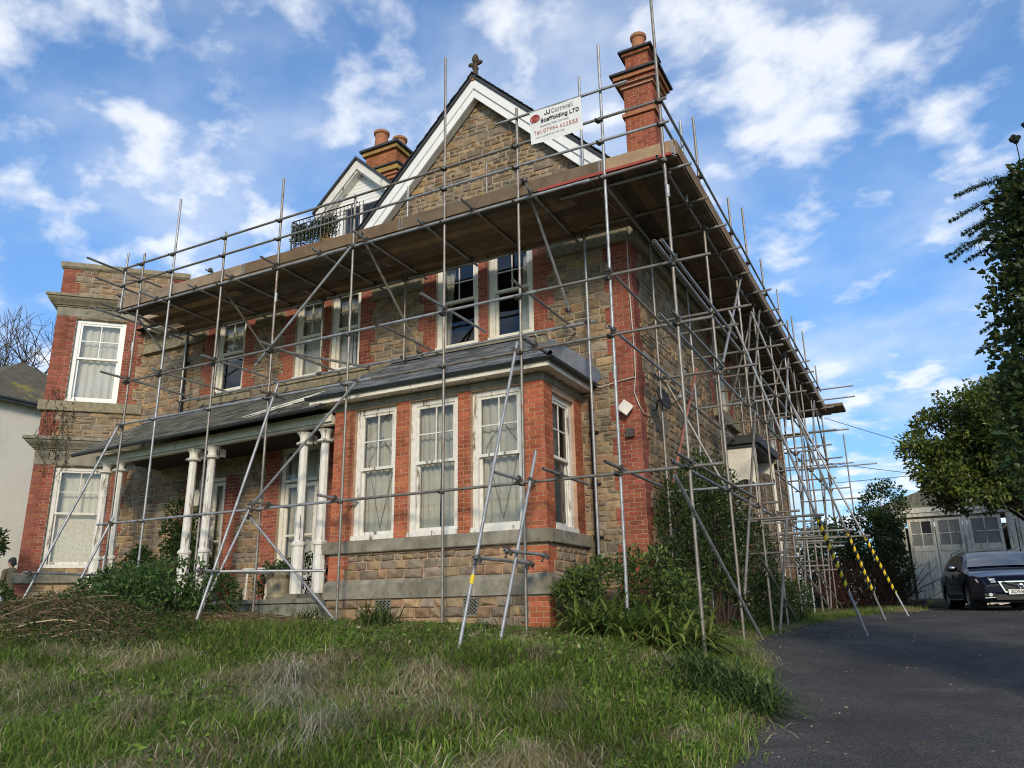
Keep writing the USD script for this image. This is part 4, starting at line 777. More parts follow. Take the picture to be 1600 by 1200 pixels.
for x0, y0, z0, x1, y1 in ((XS + .06, 9.5, 1.75, XS + .06, 14.0), (XS + .06, 14.6, 1.0, XS + .06, 18.2), (XS + .06, 18.8, 1.2, XS + .06, 24.5), (XS + .06, 22, 1.1, XS + .06, 27.5), (-2.2, 15.0, 1.72, -2.62, 15.5)):
    pole('brace', (x0, y0, z0), (x1, y1, gz1(x1, y1)))
for y, z in ((15.6, 1.75), (17.2, 1.6), (19.4, 1.7), (21.5, 1.75), (24.4, 1.8)): pole('tie', (-3.7, y, z), (-2.1, y, z)); pole('tie', (-3.7, y + .2, 1.15), (-2.3, y + .2, 1.15))
for z in (7.4, 7.8): pole('guard_rail', (-3.6, 29.75, z), (-1.55, 29.8, z))
for z in (6.2, 5.0): pole('ledger', (-4.2, 29.6, z), (-1.9, 29.65, z))
for y in (32.0,):                                       # the return scaffold beyond the far corner
    for x in (-3.6, -2.9, -2.2, -1.6): pole('standard', (x, y - 1.0, .1), (x, y - 1.0, 6.3 if x < -2 else 3.2))
    for z in (1.9, 2.05, 3.9, 5.1): pole('ledger', (-4.0, y - 1.05, z), (-1.2, y - 1.05, z))
# couplers: build each one
for m, p in sorted(CP, key=lambda q: np.linalg.norm(q[1] - EYE))[:300]: obj('coupler', m, 'dark_steel', sc)
if CP[300:]: obj('coupling', cat_([m for m, p in sorted(CP, key=lambda q: np.linalg.norm(q[1] - EYE))[300:]]), 'dark_steel', sc, kind='stuff')
# boards
BT = np.array([[.30, .205, .125], [.25, .18, .12], [.20, .155, .115], [.27, .20, .14], [.34, .225, .13]])
def board(name, x0, x1, y0, y1, z0, z1):
    m = bx(x0, x1, y0, y1, z0, z1); m.metadata['tint'] = np.tile(BT[trng.integers(5)] * trng.uniform(.5, 1.2) * (.72 if name == 'board' else 1.0), (8, 1)); o = obj(name, m, 'board', sc); e = .0015
    if x1 - x0 > y1 - y0: bands = [(x0 + .01, x0 + .04, y0 - e, y1 + e), (x1 - .04, x1 - .01, y0 - e, y1 + e)]
    else: bands = [(x0 - e, x1 + e, y0 + .01, y0 + .04), (x0 - e, x1 + e, y1 - .04, y1 - .01)]
    for q in bands: obj('end_band', bx(*q, z0 - e, z1 + e), 'old_galvanised', o)
    return o
zb = 6.80
for r in range(8):
    y0 = 10.46 + r * .233; x = -15.5 + (r % 3) * .3
    first = True
    while x < -3.95:
        w = 3.9 if not first else 2.6 + (r * 1.3) % 1.3; x1 = min(x + w, -3.93); z = zb + trng.uniform(0, .022); board('board', x, x1 - .008, y0, y0 + .222, z, z + .038); x = x1; first = False
for r in range(6):
    x0 = -3.93 + r * .232; y = 10.5 if r < 5 else 10.5; first = True
    while y < 29.7:
        w = 3.9 if not first else 1.6 + (r * 1.7) % 2; y1 = min(y + w, 29.75); z = zb + trng.uniform(0, .022); board('board', x0, x0 + .222, y, y1 - .008, z, z + .038); y = y1; first = False
x = -15.45
while x < -2.6:
    x1 = min(x + 3.9, -2.56); board('toe_board', x, x1 - .006, 10.435, 10.473 - .001, 6.845, 7.075); x = x1
y = 10.48
while y < 29.7:
    y1 = min(y + 3.9, 29.75); board('toe_board', -2.56, -2.522, y, y1 - .006, 6.845, 7.075); y = y1
obj('red_edged_board', bx(-4.85, -2.6, 10.385, 10.434, 6.80, 6.845), 'red_paint', sc)
for k, (z, w) in enumerate(((6.95, 1.0), (7.02, 1.0))): board('board', -2.75 + .0 * k, -1.95, 29.0 + .05 * k, 30.2 + .1 * k, z, z + .04)
# yellow inspection tags and white couplers
for x, z in ((-5.27, 1.02),): _a, _b = np.array([-5.26, 8.56, at_ground(-5.26, 8.56) - .05]), np.array([-5.26, 10.32, 4.22]); obj('tag_band', tube(_a + (_b - _a) * .19, _a + (_b - _a) * .215, .027, 10, False), 'yellow_tape', sc)
for x, y, z in ((-2.70, 10.36, 6.1), (-14.69, 10.36, 5.72), (-10.56, 10.36, 6.0), (XS, 15.4, 6.0), (-3.7, 10.36, 3.4)): obj('sleeve', tube((x, y + .04, z), (x, y + .04, z + .2), .032, 10, False), 'galvanised', sc, smooth=40)

# banner on the guard rails
sx0, sx1, sz0, sz1, sy = -4.93, -3.99, 7.66, 8.275, 10.315
sign = thing('scaffold_banner', ((sx0 + sx1) / 2, sy, sz0), 'white firm banner with red rose and phone number tied to the guard rails', 'sign')
nu, nv = 30, 16; U, V = np.meshgrid(np.linspace(0, 1, nu), np.linspace(0, 1, nv))
Yw = sy + .006 * np.sin(U * 9) * np.sin(V * 5) - .004
i, j = np.meshgrid(np.arange(nv - 1), np.arange(nu - 1), indexing='ij'); a = i * nu + j; q = np.stack([a, a + 1, a + nu + 1, a + nu], -1).reshape(-1, 4)
obj('sheet', trimesh.Trimesh(np.stack([sx0 + (sx1 - sx0) * U + .012 * (1 - V), Yw, sz0 + (sz1 - sz0) * V - .02 * np.sin(U * np.pi) * (1 - V)], -1).reshape(-1, 3), np.vstack([q[:, [0, 1, 2]], q[:, [0, 2, 3]]]), process=False), 'banner', sign, smooth=True)
def lettering(text, h, x, z, y, m, parent, bold=False, name='lettering', width=None, rot=None):
    t = meshkit.text_mesh(text, h, .002, bold); v = np.array(t.vertices); 
    if width: v[:, 0] *= width / v[:, 0].max()
    p = np.stack([x + v[:, 0], y - v[:, 2] - .0, z + v[:, 1]], 1)
    if rot is not None: p = rot(p)
    return obj(name, trimesh.Trimesh(p, t.faces, process=False), m, parent)
ly = sy - .012
lettering('JJ', .085, sx0 + .27, sz1 - .13, ly, 'ink_black', sign, True, width=.11); lettering('Cornwall', .085, sx0 + .40, sz1 - .13, ly, 'ink_grey', sign, width=.40)
lettering('Scaffolding LTD', .07, sx0 + .20, sz1 - .255, ly, 'ink_black', sign, True, width=.70)
lettering('Covering West Cornwall', .035, sx0 + .19, sz1 - .34, ly, 'ink_grey', sign, width=.52); lettering('Tel: 07984 611533', .07, sx0 + .07, sz1 - .46, ly, 'ink_red', sign, width=.80)
lettering('www', .022, sx0 + .10, sz1 - .53, ly, 'ink_grey', sign, width=.10); lettering('scaffolding', .022, sx0 + .21, sz1 - .53, ly, 'ink_grey', sign, width=.42)
rose = []
for k in range(7):
    an = np.linspace(0, 5.2, 12) + k * .9; rad = .018 + .011 * k
    rose.append(polytube(np.stack([sx0 + .10 + rad * np.cos(an) * 1.05, np.full(12, ly), sz1 - .15 + rad * np.sin(an) * .92], 1), .0055, 4))
obj('rose_emblem', cat_(rose), 'ink_red', sign)
obj('rose_emblem', cat_([trimesh.creation.cylinder(.07, .002, sections=9).apply_transform(trimesh.transformations.rotation_matrix(math.pi / 2, [1, 0, 0])).apply_translation((sx0 + .10, ly + .004, sz1 - .15))]), 'ink_red', sign)

# ------------------------------------------------------------------ plants
def unit(v): return v / (np.linalg.norm(v, axis=-1, keepdims=True) + 1e-9)
def leaf_mesh(P, D, size, aspect, tints, rg, fold=.25, droop=.3):
    """P bases, D directions; one folded leaf of two triangles each way -> (v, f, tint)."""
    n = len(P); size = np.broadcast_to(size, n)[:, None]; D = unit(D)
    s = unit(np.cross(D, unit(rg.normal(size=(n, 3)) * .6 + [0, 0, 1]))); up = np.cross(s, D)
    tip = P + D * size - up * size * droop * rg.uniform(0, 1, (n, 1)); mid = P + D * size * .48
    a = mid + s * size * aspect / 2 + up * size * fold * aspect; b = mid - s * size * aspect / 2 + up * size * fold * aspect
    v = np.stack([P, a, tip, b], 1).reshape(-1, 3); k = np.arange(n)[:, None] * 4
    f = np.vstack([k + [0, 1, 2], k + [0, 2, 3]])
    return v, f, np.repeat(tints, 4, 0)
def pick(pal, n, rg, lo=.7, hi=1.3): pal = np.array(pal); return pal[rg.integers(len(pal), size=n)] * rg.uniform(lo, hi, (n, 1))
def blob_points(blobs, n, rg, shell=.55, gap=.42, gscale=2.2, seed=0):
    w = np.array([b[3] * b[4] + b[4] * b[5] + b[3] * b[5] for b in blobs]); w = w / w.sum(); out, nor = [], []
    for b, k in zip(blobs, np.maximum((w * n * 1.7).astype(int), 8)):
        d = unit(rg.normal(size=(k, 3))); r = (shell + (1 - shell) * rg.uniform(0, 1, (k, 1)) ** .6) * (1 + .28 * (meshkit.fbm(d * 2.6 + np.array(b[:3]), 3, seed)[:, None] - .5) * 2)
        p = np.array(b[:3]) + d * r * np.array(b[3:6]); out.append(p); nor.append(d)
    p, d = np.vstack(out), np.vstack(nor); keep = meshkit.fbm(p * gscale, 3, seed + 3) > gap
    p, d = p[keep], d[keep]; i = rg.permutation(len(p))[:n]; return p[i], d[i]
def bushy(name, label, cat, blobs, n, size, aspect, pal, seed, mat_='leaf', parts=('foliage', 'stem'), stems=6, gap=.40, gscale=2.4, out=.6, group=None, shell=.5, rise=.25, dead=None, parent=None, floor=None):
    rg = np.random.default_rng(seed); p, d = blob_points(blobs, n, rg, gap=gap, gscale=gscale, seed=seed, shell=shell)
    if floor is not None:
        k = p[:, 2] > floor; p, d = p[k], d[k]
    D = d * out + rg.normal(size=d.shape) * .55 + [0, 0, rise]
    tt = pick(pal, len(p), rg, .65, 1.35)
    B = np.array([b[:6] for b in blobs]); base = np.array([np.average(B[:, 0]), np.average(B[:, 1]), (B[:, 2] - B[:, 5]).min()])
    t = parent or thing(name, base, label, cat, group)
    obj(parts[0], leaf_mesh(p, D, size * rg.uniform(.55, 1.35, len(p)), aspect, tt, rg), mat_, t)
    st = []
    for b in blobs:
        c = np.array(b[:3]); foot = np.array([c[0] + (base[0] - c[0]) * .4, c[1] + (base[1] - c[1]) * .4, base[2] - .05])
        for k in range(stems):
            e = c + unit(rg.normal(size=3)) * np.array(b[3:6]) * .85; m = (foot + e) / 2 + rg.normal(size=3) * .08 * np.array(b[3:6])
            s = np.linspace(0, 1, 6)[:, None]; st.append(polytube((1 - s) ** 2 * foot + 2 * s * (1 - s) * m + s ** 2 * e, np.linspace(.02, .006, 6) * max(1, size * 9), 4))
    m = cat_(st); obj(parts[1], (np.array(m.vertices), np.array(m.faces), pick([(.09, .065, .045)], 1, rg)), 'twig_brown', t)
    return t
def straps(centres, n, length, width, pal, rg, spread=.5, droop=.9, segs=5, lean=None):
    c = np.asarray(centres, float); k = rg.integers(len(c), size=n); P = c[k] + rg.normal(size=(n, 3)) * [.09, .09, 0]
    az = rg.uniform(0, 2 * np.pi, n); el = rg.uniform(1.0 - spread, 1.45, n); d0 = np.stack([np.cos(az) * np.cos(el), np.sin(az) * np.cos(el), np.sin(el)], 1)
    if lean is not None: d0 = unit(d0 + np.asarray(lean))
    L = length * rg.uniform(.55, 1.2, n); w = width * rg.uniform(.7, 1.3, n); dr = droop * rg.uniform(.4, 1.3, n)
    hz = unit(d0 * [1, 1, 0] + 1e-6); side = np.cross(hz, [0, 0, 1.0]); rows = []
    for s in np.linspace(0, 1, segs + 1):
        p = P + d0 * (L * s)[:, None] + hz * (L * .35 * s * s * dr)[:, None] - np.array([0, 0, 1.0]) * (L * dr * .75 * s ** 2.2)[:, None]
        hw = w * (.55 + .6 * np.sin(min(s * 2.2, 1.57))) * (1 - s ** 3) / 2 + 1e-4
        rows += [p + side * hw[:, None], p - side * hw[:, None]]
    V = np.stack(rows, 1); m = V.shape[1]; b = np.arange(n)[:, None] * m; f = []
    for s in range(segs): f += [b + [2 * s, 2 * s + 1, 2 * s + 3], b + [2 * s, 2 * s + 3, 2 * s + 2]]
    return V.reshape(-1, 3), np.vstack(f), np.repeat(pick(pal, n, rg, .7, 1.35), m, 0)

G_DARK = [(.03, .055, .014), (.042, .075, .02), (.024, .042, .014), (.065, .10, .025)]
G_MID = [(.05, .085, .02), (.07, .11, .028), (.035, .065, .016), (.09, .12, .035)]
G_YEL = [(.095, .125, .022), (.14, .17, .03), (.065, .095, .02), (.18, .19, .035)]
STRAW = [(.38, .31, .17), (.45, .38, .22), (.30, .23, .13), (.24, .18, .11), (.50, .43, .29)]
BRN = [(.13, .085, .05), (.17, .12, .07), (.09, .06, .04), (.20, .16, .10)]

# shrubs round the house
bushy('laurel_shrub', 'big dark green shrub filling the gap between the side wall and the scaffolding', 'shrub',
      [(-3.62, 13.1, 1.1, .42, .7, 1.35), (-3.5, 14.2, 1.7, .5, .9, 1.35), (-3.45, 15.5, 1.5, .55, 1.0, 1.3), (-3.35, 17.0, 1.0, .6, 1.1, 1.0), (-3.75, 12.6, .6, .35, .5, .8)], 15000, .085, .42, G_DARK + [(.06, .09, .02)], 101, gap=.36)
bushy('low_shrub', 'low green shrub by the drive edge at the scaffold feet', 'shrub', [(-3.1, 18.2, .35, .45, 1.0, .5), (-2.95, 19.8, .3, .4, .8, .45), (-3.2, 16.6, .3, .4, .8, .55)], 4500, .09, .38, G_MID + G_DARK, 102)
bushy('hydrangea_bush', 'leafy mid green bush against the corner of the bay plinth', 'shrub', [(-4.35, 11.3, .55, .5, .5, .45), (-3.75, 11.4, .55, .5, .5, .5), (-4.55, 10.75, .35, .35, .4, .4), (-3.2, 11.5, .3, .4, .45, .4)], 4600, .09, .5, G_MID + [(.14, .18, .04), (.11, .15, .03)], 103)
bushy('rose_shrub', 'spreading green shrub in front of the veranda columns', 'shrub', [(-12.6, 9.5, .75, .8, .55, .38), (-11.5, 9.5, .72, .8, .6, .42), (-10.85, 9.7, .5, .5, .5, .4), (-13.5, 9.6, .62, .6, .5, .32), (-12.1, 9.0, .5, .9, .4, .35)], 7500, .085, .45, [(.05, .10, .022), (.07, .125, .03), (.035, .065, .016), (.09, .14, .04)], 104)
bushy('climbing_ivy', 'dark ivy climbing the wall and pipe under the left end of the veranda', 'ivy', [(-14.6, 12.1, 1.0, .7, .4, .9), (-14.9, 12.15, 2.0, .28, .3, .8), (-14.2, 12.2, 2.0, .25, .25, .6), (-15.4, 11.7, 1.1, .4, .3, .6), (-13.8, 11.9, .9, .5, .3, .6)], 6500, .08, .7, G_DARK + [(.04, .07, .02)], 105, gap=.42)
bushy('columnar_bush', 'small leafy bush at the left edge beside the tower corner', 'shrub', [(-17.75, 9.8, 1.75, .38, .3, .42), (-17.35, 9.7, .55, .55, .4, .42), (-16.7, 9.6, .45, .4, .3, .3)], 2100, .10, .45, G_DARK + G_MID, 106, gap=.46)
bushy('terrace_plant', 'dark bushy plant in the corner between veranda column and bay', 'plant', [(-9.75, 11.6, .85, .3, .4, .55), (-10.5, 11.5, .95, .35, .3, .35), (-11.3, 11.7, .7, .5, .35, .3)], 2600, .07, .5, G_DARK, 107)
for k, (x, y, h, s) in enumerate(((-8.0, 10.35, .55, 108), (-7.7, 10.3, .45, 109), (-9.1, 10.1, .35, 110), (-5.9, 10.3, .3, 111))):
    lab = ('tall thin weed growing under the left-hand vent', 'weed tuft just right of the left-hand vent', 'low weed below the left corner of the bay', 'low weed below the right-hand vent')[k]
    rg = np.random.default_rng(s); g = at_ground(x, y); t = thing('weed', (x, y, g), lab, 'weed', 'weeds along the foot of the bay'); obj('leaves', straps([(x, y, g), (x + .1, y, g)], 70, h, .022, G_MID + [(.12, .12, .04)], rg, .5, .45), 'matt_leaf', t)
rg = np.random.default_rng(120)
spots = [(-4.35, 10.35), (-4.05, 10.5), (-3.75, 10.35), (-3.45, 10.5), (-3.15, 10.35), (-2.95, 10.9), (-3.4, 10.9)]
labs = ('strap-leaved clump nearest the bay corner', 'bright green strap-leaved clump left of the corner scaffold pole', 'strap-leaved clump at the foot of the front scaffold pole', 'strap-leaved clump just right of the front scaffold pole', 'drooping strap-leaved clump by the corner scaffold pole', 'strap-leaved clump behind the corner scaffold pole', 'strap-leaved clump half hidden behind the others under the brick corner')
for (x, y), lab in zip(spots, labs):
    g = at_ground(x, y); t = thing('strap_leaf_plant', (x, y, g), lab, 'plant', 'strap-leaved plants by the house corner')
    obj('leaves', straps([(x, y, g)], 150, .86, .044, [(.13, .18, .035), (.095, .15, .03), (.19, .22, .055), (.07, .11, .022)], rg, .6, .9), 'matt_leaf', t)
    obj('dead_leaves', straps([(x, y - .05, g)], 26, .5, .024, [(.17, .075, .035), (.22, .13, .06), (.11, .05, .03)], rg, .85, 1.2), 'matt_leaf', t)
rg = np.random.default_rng(130)
for (x, y, n, L), lab in zip(((-2.45, 8.95, 240, .62), (-2.0, 8.75, 260, .62), (-1.75, 8.35, 240, .58), (-2.25, 8.45, 160, .5)), ('dark grassy iris clump at the lawn edge by the corner pole', 'dark iris clump leaning over the drive', 'dark iris clump lowest on the drive edge', 'dark iris clump on the lawn side of its group')):
    g = at_ground(x, y); t = thing('iris_clump', (x, y, g), lab, 'plant', 'iris clumps on the drive edge'); obj('leaves', straps([(x, y, g), (x + .1, y - .08, g), (x - .1, y + .1, g)], n, L, .022, [(.05, .085, .025), (.07, .11, .03), (.035, .06, .02), (.10, .14, .045)], rg, .65, .95, lean=(.12, -.1, 0)), 'matt_leaf', t)
rg = np.random.default_rng(131)
for y in (16.6, 17.6, 18.5, 14.9, 15.7):
    x = float(edge_x(y)) - .25; g = gz1(x, y); t = thing('drive_edge_plant', (x, y, g), f'strap-leaved plant beside the drive, {("third", "fourth", "fifth", "first", "second")[(16.6, 17.6, 18.5, 14.9, 15.7).index(y)]} from the front along the side scaffold', 'plant', 'plants along the drive edge'); obj('leaves', straps([(x, y, g), (x, y + .25, g)], 130, .5, .03, G_MID, rg, .65, .9), 'matt_leaf', t)

# hedge, trees on the right
hd = bushy('overgrown_hedge', 'overgrown ivy hedge with bare brown twigs beneath, closing off the drive behind the scaffolding', 'hedge', [(-2.7, 28.6, 1.9, 1.0, .9, 1.1), (-1.6, 28.3, 2.1, 1.0, .9, 1.2), (-1.1, 28.8, 3.3, .75, .7, .9), (-.95, 27.8, 1.2, .45, .7, 1.0), (-3.4, 30.6, 1.5, 1.0, .7, 1.6), (-1.2, 28.6, 2.4, .6, .7, .8), (-5, 31.5, 1.3, 1.6, .7, 1.7), (-7.2, 31.8, 1.3, 1.6, .7, 1.6), (-2.0, 30.4, 1.0, 1.4, .6, 1.2)], 24000, .11, .6, G_DARK + [(.035, .07, .022), (.05, .085, .03)], 140, gap=.36)
rg = np.random.default_rng(141); tw = []
for k in range(420):
    a = np.array([rg.uniform(-3.1, -.9), rg.uniform(27.3, 28.0), rg.uniform(.02, .4)]); b = a + [rg.normal() * .5, rg.normal() * .25, rg.uniform(.3, 1.5)]; m = (a + b) / 2 + rg.normal(size=3) * .15
    s = np.linspace(0, 1, 5)[:, None]; tw.append(polytube((1 - s) ** 2 * a + 2 * s * (1 - s) * m + s * s * b, .009, 3))
m = cat_(tw); obj('bare_twigs', (np.array(m.vertices), np.array(m.faces), np.array([(.10, .05, .035)])), 'twig_brown', hd)
def cluster_tree(name, label, trunk, centre, rad, ncl, n, size, aspect, pal, seed, crad=(.5, .9), gap=.38, floor=None):
    rg = np.random.default_rng(seed); d = unit(rg.normal(size=(ncl, 3))); d[:, 2] = np.where(rg.random(ncl) < .45, -.75 * np.abs(d[:, 2]), np.abs(d[:, 2]))
    c = np.array(centre) + d * np.array(rad) * rg.uniform(.45, .95, (ncl, 1)); bl = [(*q, *(np.array([1, 1, .8]) * rg.uniform(*crad))) for q in c]
    foot = np.array(trunk); t = thing(name, foot, label, 'tree')
    p, nn = blob_points(bl, n, rg, shell=.35, gap=gap, gscale=1.6, seed=seed)
    if floor: k = p[:, 2] > floor; p, nn = p[k], nn[k]
    obj('crown', leaf_mesh(p, nn * .6 + rg.normal(size=nn.shape) * .6 + [0, 0, .2], size * rg.uniform(.6, 1.3, len(p)), aspect, pick(pal, len(p), rg, .6, 1.4), rg), 'leaf', t)
    top = np.array(centre); hs = np.linspace(0, 1, 8)[:, None]; pts = foot + (top - foot) * hs + rg.normal(size=(8, 3)) * .05; obj('trunk', polytube(pts, np.linspace(.2, .09, 8), 9), 'bark', t, smooth=True)
    lim = []
    for q in c:
        a = foot + (top - foot) * rg.uniform(.4, .95); m = (a + q) / 2 + [0, 0, .2]; s = np.linspace(0, 1, 7)[:, None]; lim.append(polytube((1 - s) ** 2 * a + 2 * s * (1 - s) * m + s * s * q, np.linspace(.06, .015, 7), 5))
    obj('branches', cat_(lim), 'bark', t, smooth=True); return t
cluster_tree('round_tree', 'round broadleaf tree with yellowish sunlit top overhanging the garage and car', (3.3, 23.4, -.1), (2.0, 22.6, 3.7), (2.2, 1.7, 2.15), 78, 50000, .12, .55, G_YEL + G_YEL + G_MID, 150, crad=(.4, .8), gap=.43)
cluster_tree('background_tree', 'dark tree filling the right edge behind the round tree', (6.5, 27, 0), (5.2, 26, 4.6), (2.6, 2.4, 3.2), 34, 14000, .16, .6, G_DARK, 151, crad=(.8, 1.3))
ivt = bushy('ivy_clad_tree', 'tall dark ivy-clad tree at the right edge of the picture', 'tree', [(1.33 + .125 * z, 9.0, z, .80, .8, .62) for z in np.arange(1.55, 4.2, .5)] + [(2.0, 9.05, z, .72, .8, .6) for z in (-.45, .1, .65, 1.2)] + [(1.95, 9.0, 4.2, .72, .7, .62), (2.3, 9.2, 4.65, .7, .7, .5), (2.7, 9.2, 2.5, .9, 1.0, 2.6)], 62000, .07, .8, G_DARK + [(.05, .075, .02), (.08, .10, .025), (.11, .12, .03)], 160, parts=('crown', 'branches'), gap=.22, shell=.3, gscale=2.8)
obj('trunk', polytube([(2.5, 9.2, -.95), (2.45, 9.2, 1), (2.3, 9.2, 2.6), (2.4, 9.2, 4.2)], [.2, .17, .13, .06], 10), 'bark', ivt, smooth=True)
rg = np.random.default_rng(161)
def frond(a, d, L, seed):
    r = np.random.default_rng(seed); s = np.linspace(0, 1, 26); d = unit(np.array(d, float)); ax_ = np.array(a) + d * (L * s)[:, None] - np.array([0, 0, 1.0]) * (L * .30 * s ** 2)[:, None]
    st = polytube(ax_, np.linspace(.009, .002, 26), 3); P, D = [], []
    for k in range(2, 26):
        for q in range(12):
            b = unit(d * r.uniform(.9, 1.5) + r.normal(size=3) * .55 - [0, 0, .25]); ln = r.uniform(.3, 1) * L * .16 * (1.15 - s[k])
            for h in np.linspace(.1, 1, 5): P.append(ax_[k] + b * ln * h); D.append(b + r.normal(size=3) * .4)
    v, f, t = leaf_mesh(np.array(P), np.array(D), .034, .13, pick([(.022, .045, .022), (.03, .06, .03), (.018, .035, .02)], len(P), r), r)
    sv = np.array(st.vertices); return join([(v, f, t), (sv, np.array(st.faces), np.array([(.06, .045, .03)]))])
ct = thing('cypress_branch', (1.4, 9.0, 3.6), 'feathery cypress sprays reaching left from the dark tree at the right edge', 'branch')
for k, (z, L, up) in enumerate(((4.32, .95, .22), (4.2, 1.0, .12), (4.0, .95, .05), (3.85, 1.12, .02), (4.1, .85, -.05), (3.6, .75, .1), (2.95, .85, .1), (2.75, .95, .05), (2.5, .75, .0), (3.3, .65, .1), (3.75, .9, .12), (3.95, 1.05, -.06))):
    obj('spray', frond((1.5 + .05 * z, 8.75, z), (-1, -.2 + rg.uniform(-.2, .3), up), L, 170 + k), 'matt_leaf', ct)
rg = np.random.default_rng(162); P = np.array([(1.42 + .08 * k + rg.uniform(-.03, .03), 8.6, 4.75 + .07 * k - .012 * k * k + rg.uniform(-.05, .07)) for k in range(8)])
bt = [trimesh.creation.icosphere(1, .024).apply_translation(p + rg.normal(size=3) * .016) for p in P for _ in range(9)] + [polytube([p - [0, 0, .3], p - [0, 0, .12], p], .005, 4) for p in P]
m = cat_(bt); obj('berries', (np.array(m.vertices), np.array(m.faces), np.array([(.03, .035, .028)])), 'twig_brown', ivt)

# brushwood, grass
def stick_pile(n, cx, cy, rx, ry, h, seed, pal, Lm=.7, r=.006):
    rg = np.random.default_rng(seed); ps = []
    for k in range(n):
        a = rg.uniform(0, 2 * np.pi); q = math.sqrt(rg.uniform()); x, y = cx + rx * q * math.cos(a), cy + ry * q * math.sin(a); z = at_ground(x, y) + rg.uniform(0, 1) * h * (1 - q ** 2) + .02
        d = unit(np.array([rg.normal(), rg.normal() * .7, rg.normal() * .22])); L = Lm * rg.uniform(.3, 1.4); p = np.array([x, y, z]); s = np.linspace(-.5, .5, 5)[:, None]
        m = polytube(p + d * L * s + np.array([0, 0, -1.0]) * L * .5 * s ** 2 + rg.normal(size=3) * .05 * (s * 2) ** 2, r * rg.uniform(.4, 1.4), 3); ps.append((np.array(m.vertices), np.array(m.faces), pick(pal, 1, rg)))
    return join(ps)
bp = thing('brushwood_pile', (-12.2, 7.9, -.1), 'heap of cut brown stalks and brambles on the left of the lawn', 'brushwood')
obj('stalks', stick_pile(2100, -12.4, 8.1, 2.3, 1.05, .5, 180, BRN + BRN + [(.22, .17, .10)], .6, .0045), 'twig_brown', bp, kind='stuff')
obj('long_stalks', stick_pile(26, -12.3, 7.8, 1.9, .7, .5, 181, STRAW[:3] + BRN, 1.2, .006), 'twig_brown', bp, kind='stuff')
rg = np.random.default_rng(182); n = 6500; a = rg.uniform(0, 6.28, n); q = np.sqrt(rg.uniform(size=n)); P = np.stack([-12.1 + 2.9 * q * np.cos(a), 8.1 + 1.15 * q * np.sin(a)], 1); P = np.column_stack([P, lawn_z(P) + .04 + rg.uniform(0, .5, n) * (1 - q ** 2)])
obj('bramble_leaves', leaf_mesh(P, rg.normal(size=(n, 3)) + [0, 0, .5], .06 * rg.uniform(.5, 1.3, n), .6, pick(G_DARK + G_MID[:2] + [(.10, .07, .03)], n, rg), rg), 'matt_leaf', bp, kind='stuff')
tw2 = thing('twig_heap', (-9.7, 8.9, 0), 'small heap of dry twigs and dead weeds in front of the terrace', 'brushwood'); obj('twigs', stick_pile(420, -9.8, 9.3, 1.5, .5, .18, 183, BRN + [(.2, .10, .06)], .45, .005), 'twig_brown', tw2, kind='stuff')
lb = thing('fallen_branch', (-9.9, 8.6, 0), 'thick cut branch lying on the grass in front of the terrace', 'branch'); obj('limb', polytube([(-10.6, 8.45, at_ground(-10.6, 8.45) + .05), (-10.1, 8.55, at_ground(-10.1, 8.55) + .06), (-9.5, 8.8, at_ground(-9.5, 8.8) + .05)], [.03, .034, .022], 7), 'bark', lb, smooth=True); obj('side_twig', polytube([(-10.1, 8.55, at_ground(-10.1, 8.55) + .06), (-9.9, 8.5, at_ground(-9.9, 8.5) + .2)], .012, 5), 'bark', lb)

def instancer(name, protos, pos, idx, yaw, scale, material, tilt=None):
    p = numbered('/World', name); pi = UsdGeom.PointInstancer.Define(stage, p); targets = []
    for k, pm in enumerate(protos):
        q = f'{p}/blade_tuft' + (f'_{k:03d}' if k else ''); g = usdkit.mesh(stage, q, pm[:2], '/World/Looks/' + material); UsdGeom.PrimvarsAPI(g).CreatePrimvar('tint', T.Color3fArray, 'vertex').Set(Vt.Vec3fArray.FromNumpy(np.ascontiguousarray(pm[2], np.float32))); targets.append(q)
    pi.CreatePrototypesRel().SetTargets([Sdf.Path(t) for t in targets]); pi.CreateProtoIndicesAttr(Vt.IntArray.FromNumpy(idx.astype(np.int32))); pi.CreatePositionsAttr(Vt.Vec3fArray.FromNumpy(pos.astype(np.float32)))
    pi.CreateOrientationsAttr(Vt.QuathArray([Gf.Quath(float(math.cos(a / 2)), 0, 0, float(math.sin(a / 2))) for a in yaw])); pi.CreateScalesAttr(Vt.Vec3fArray.FromNumpy(np.repeat(scale[:, None], 3, 1).astype(np.float32)))
    pi.GetPrim().SetCustomDataByKey('kind', 'stuff'); return pi
rg = np.random.default_rng(190)
GREEN = [(.10, .18, .025), (.145, .22, .035), (.075, .135, .022), (.19, .235, .05)]
protos = []
for k in range(4):
    c = np.column_stack([rg.normal(size=(9, 2)) * .085, np.zeros(9)]); v1 = straps(c, 40, (.15, .20, .26, .10)[k], (.008, .010, .007, .012)[k], GREEN, rg, .55, .7, 3); v2 = straps(c, (5, 9, 14, 3)[k], .2, .005, STRAW, rg, .6, .9, 3); protos.append(join([v1, v2]))
for k in range(3):
    c = np.column_stack([rg.normal(size=(9, 2)) * .08, np.zeros(9)]); protos.append(join([straps(c, 60, (.24, .30, .2)[k], .005, STRAW, rg, .85, 1.35, 4), straps(c, 18, .18, .006, GREEN, rg, .6, .8, 3)]))
N = 15000
px, py = rg.uniform(-16.5, -1.2, N), 3.2 + 7.5 * rg.uniform(0, 1, N) ** 1.0
ok = (px < edge_x(py) - .02 + rg.normal(size=N) * .05) & (px > -3.2 * py * .62 - 1.0) & ~((py > 10.55) & (px > -9.5) & (px < -4.9)) & ~((py > 10.4) & (px < -9.4)); px, py = px[ok], py[ok]
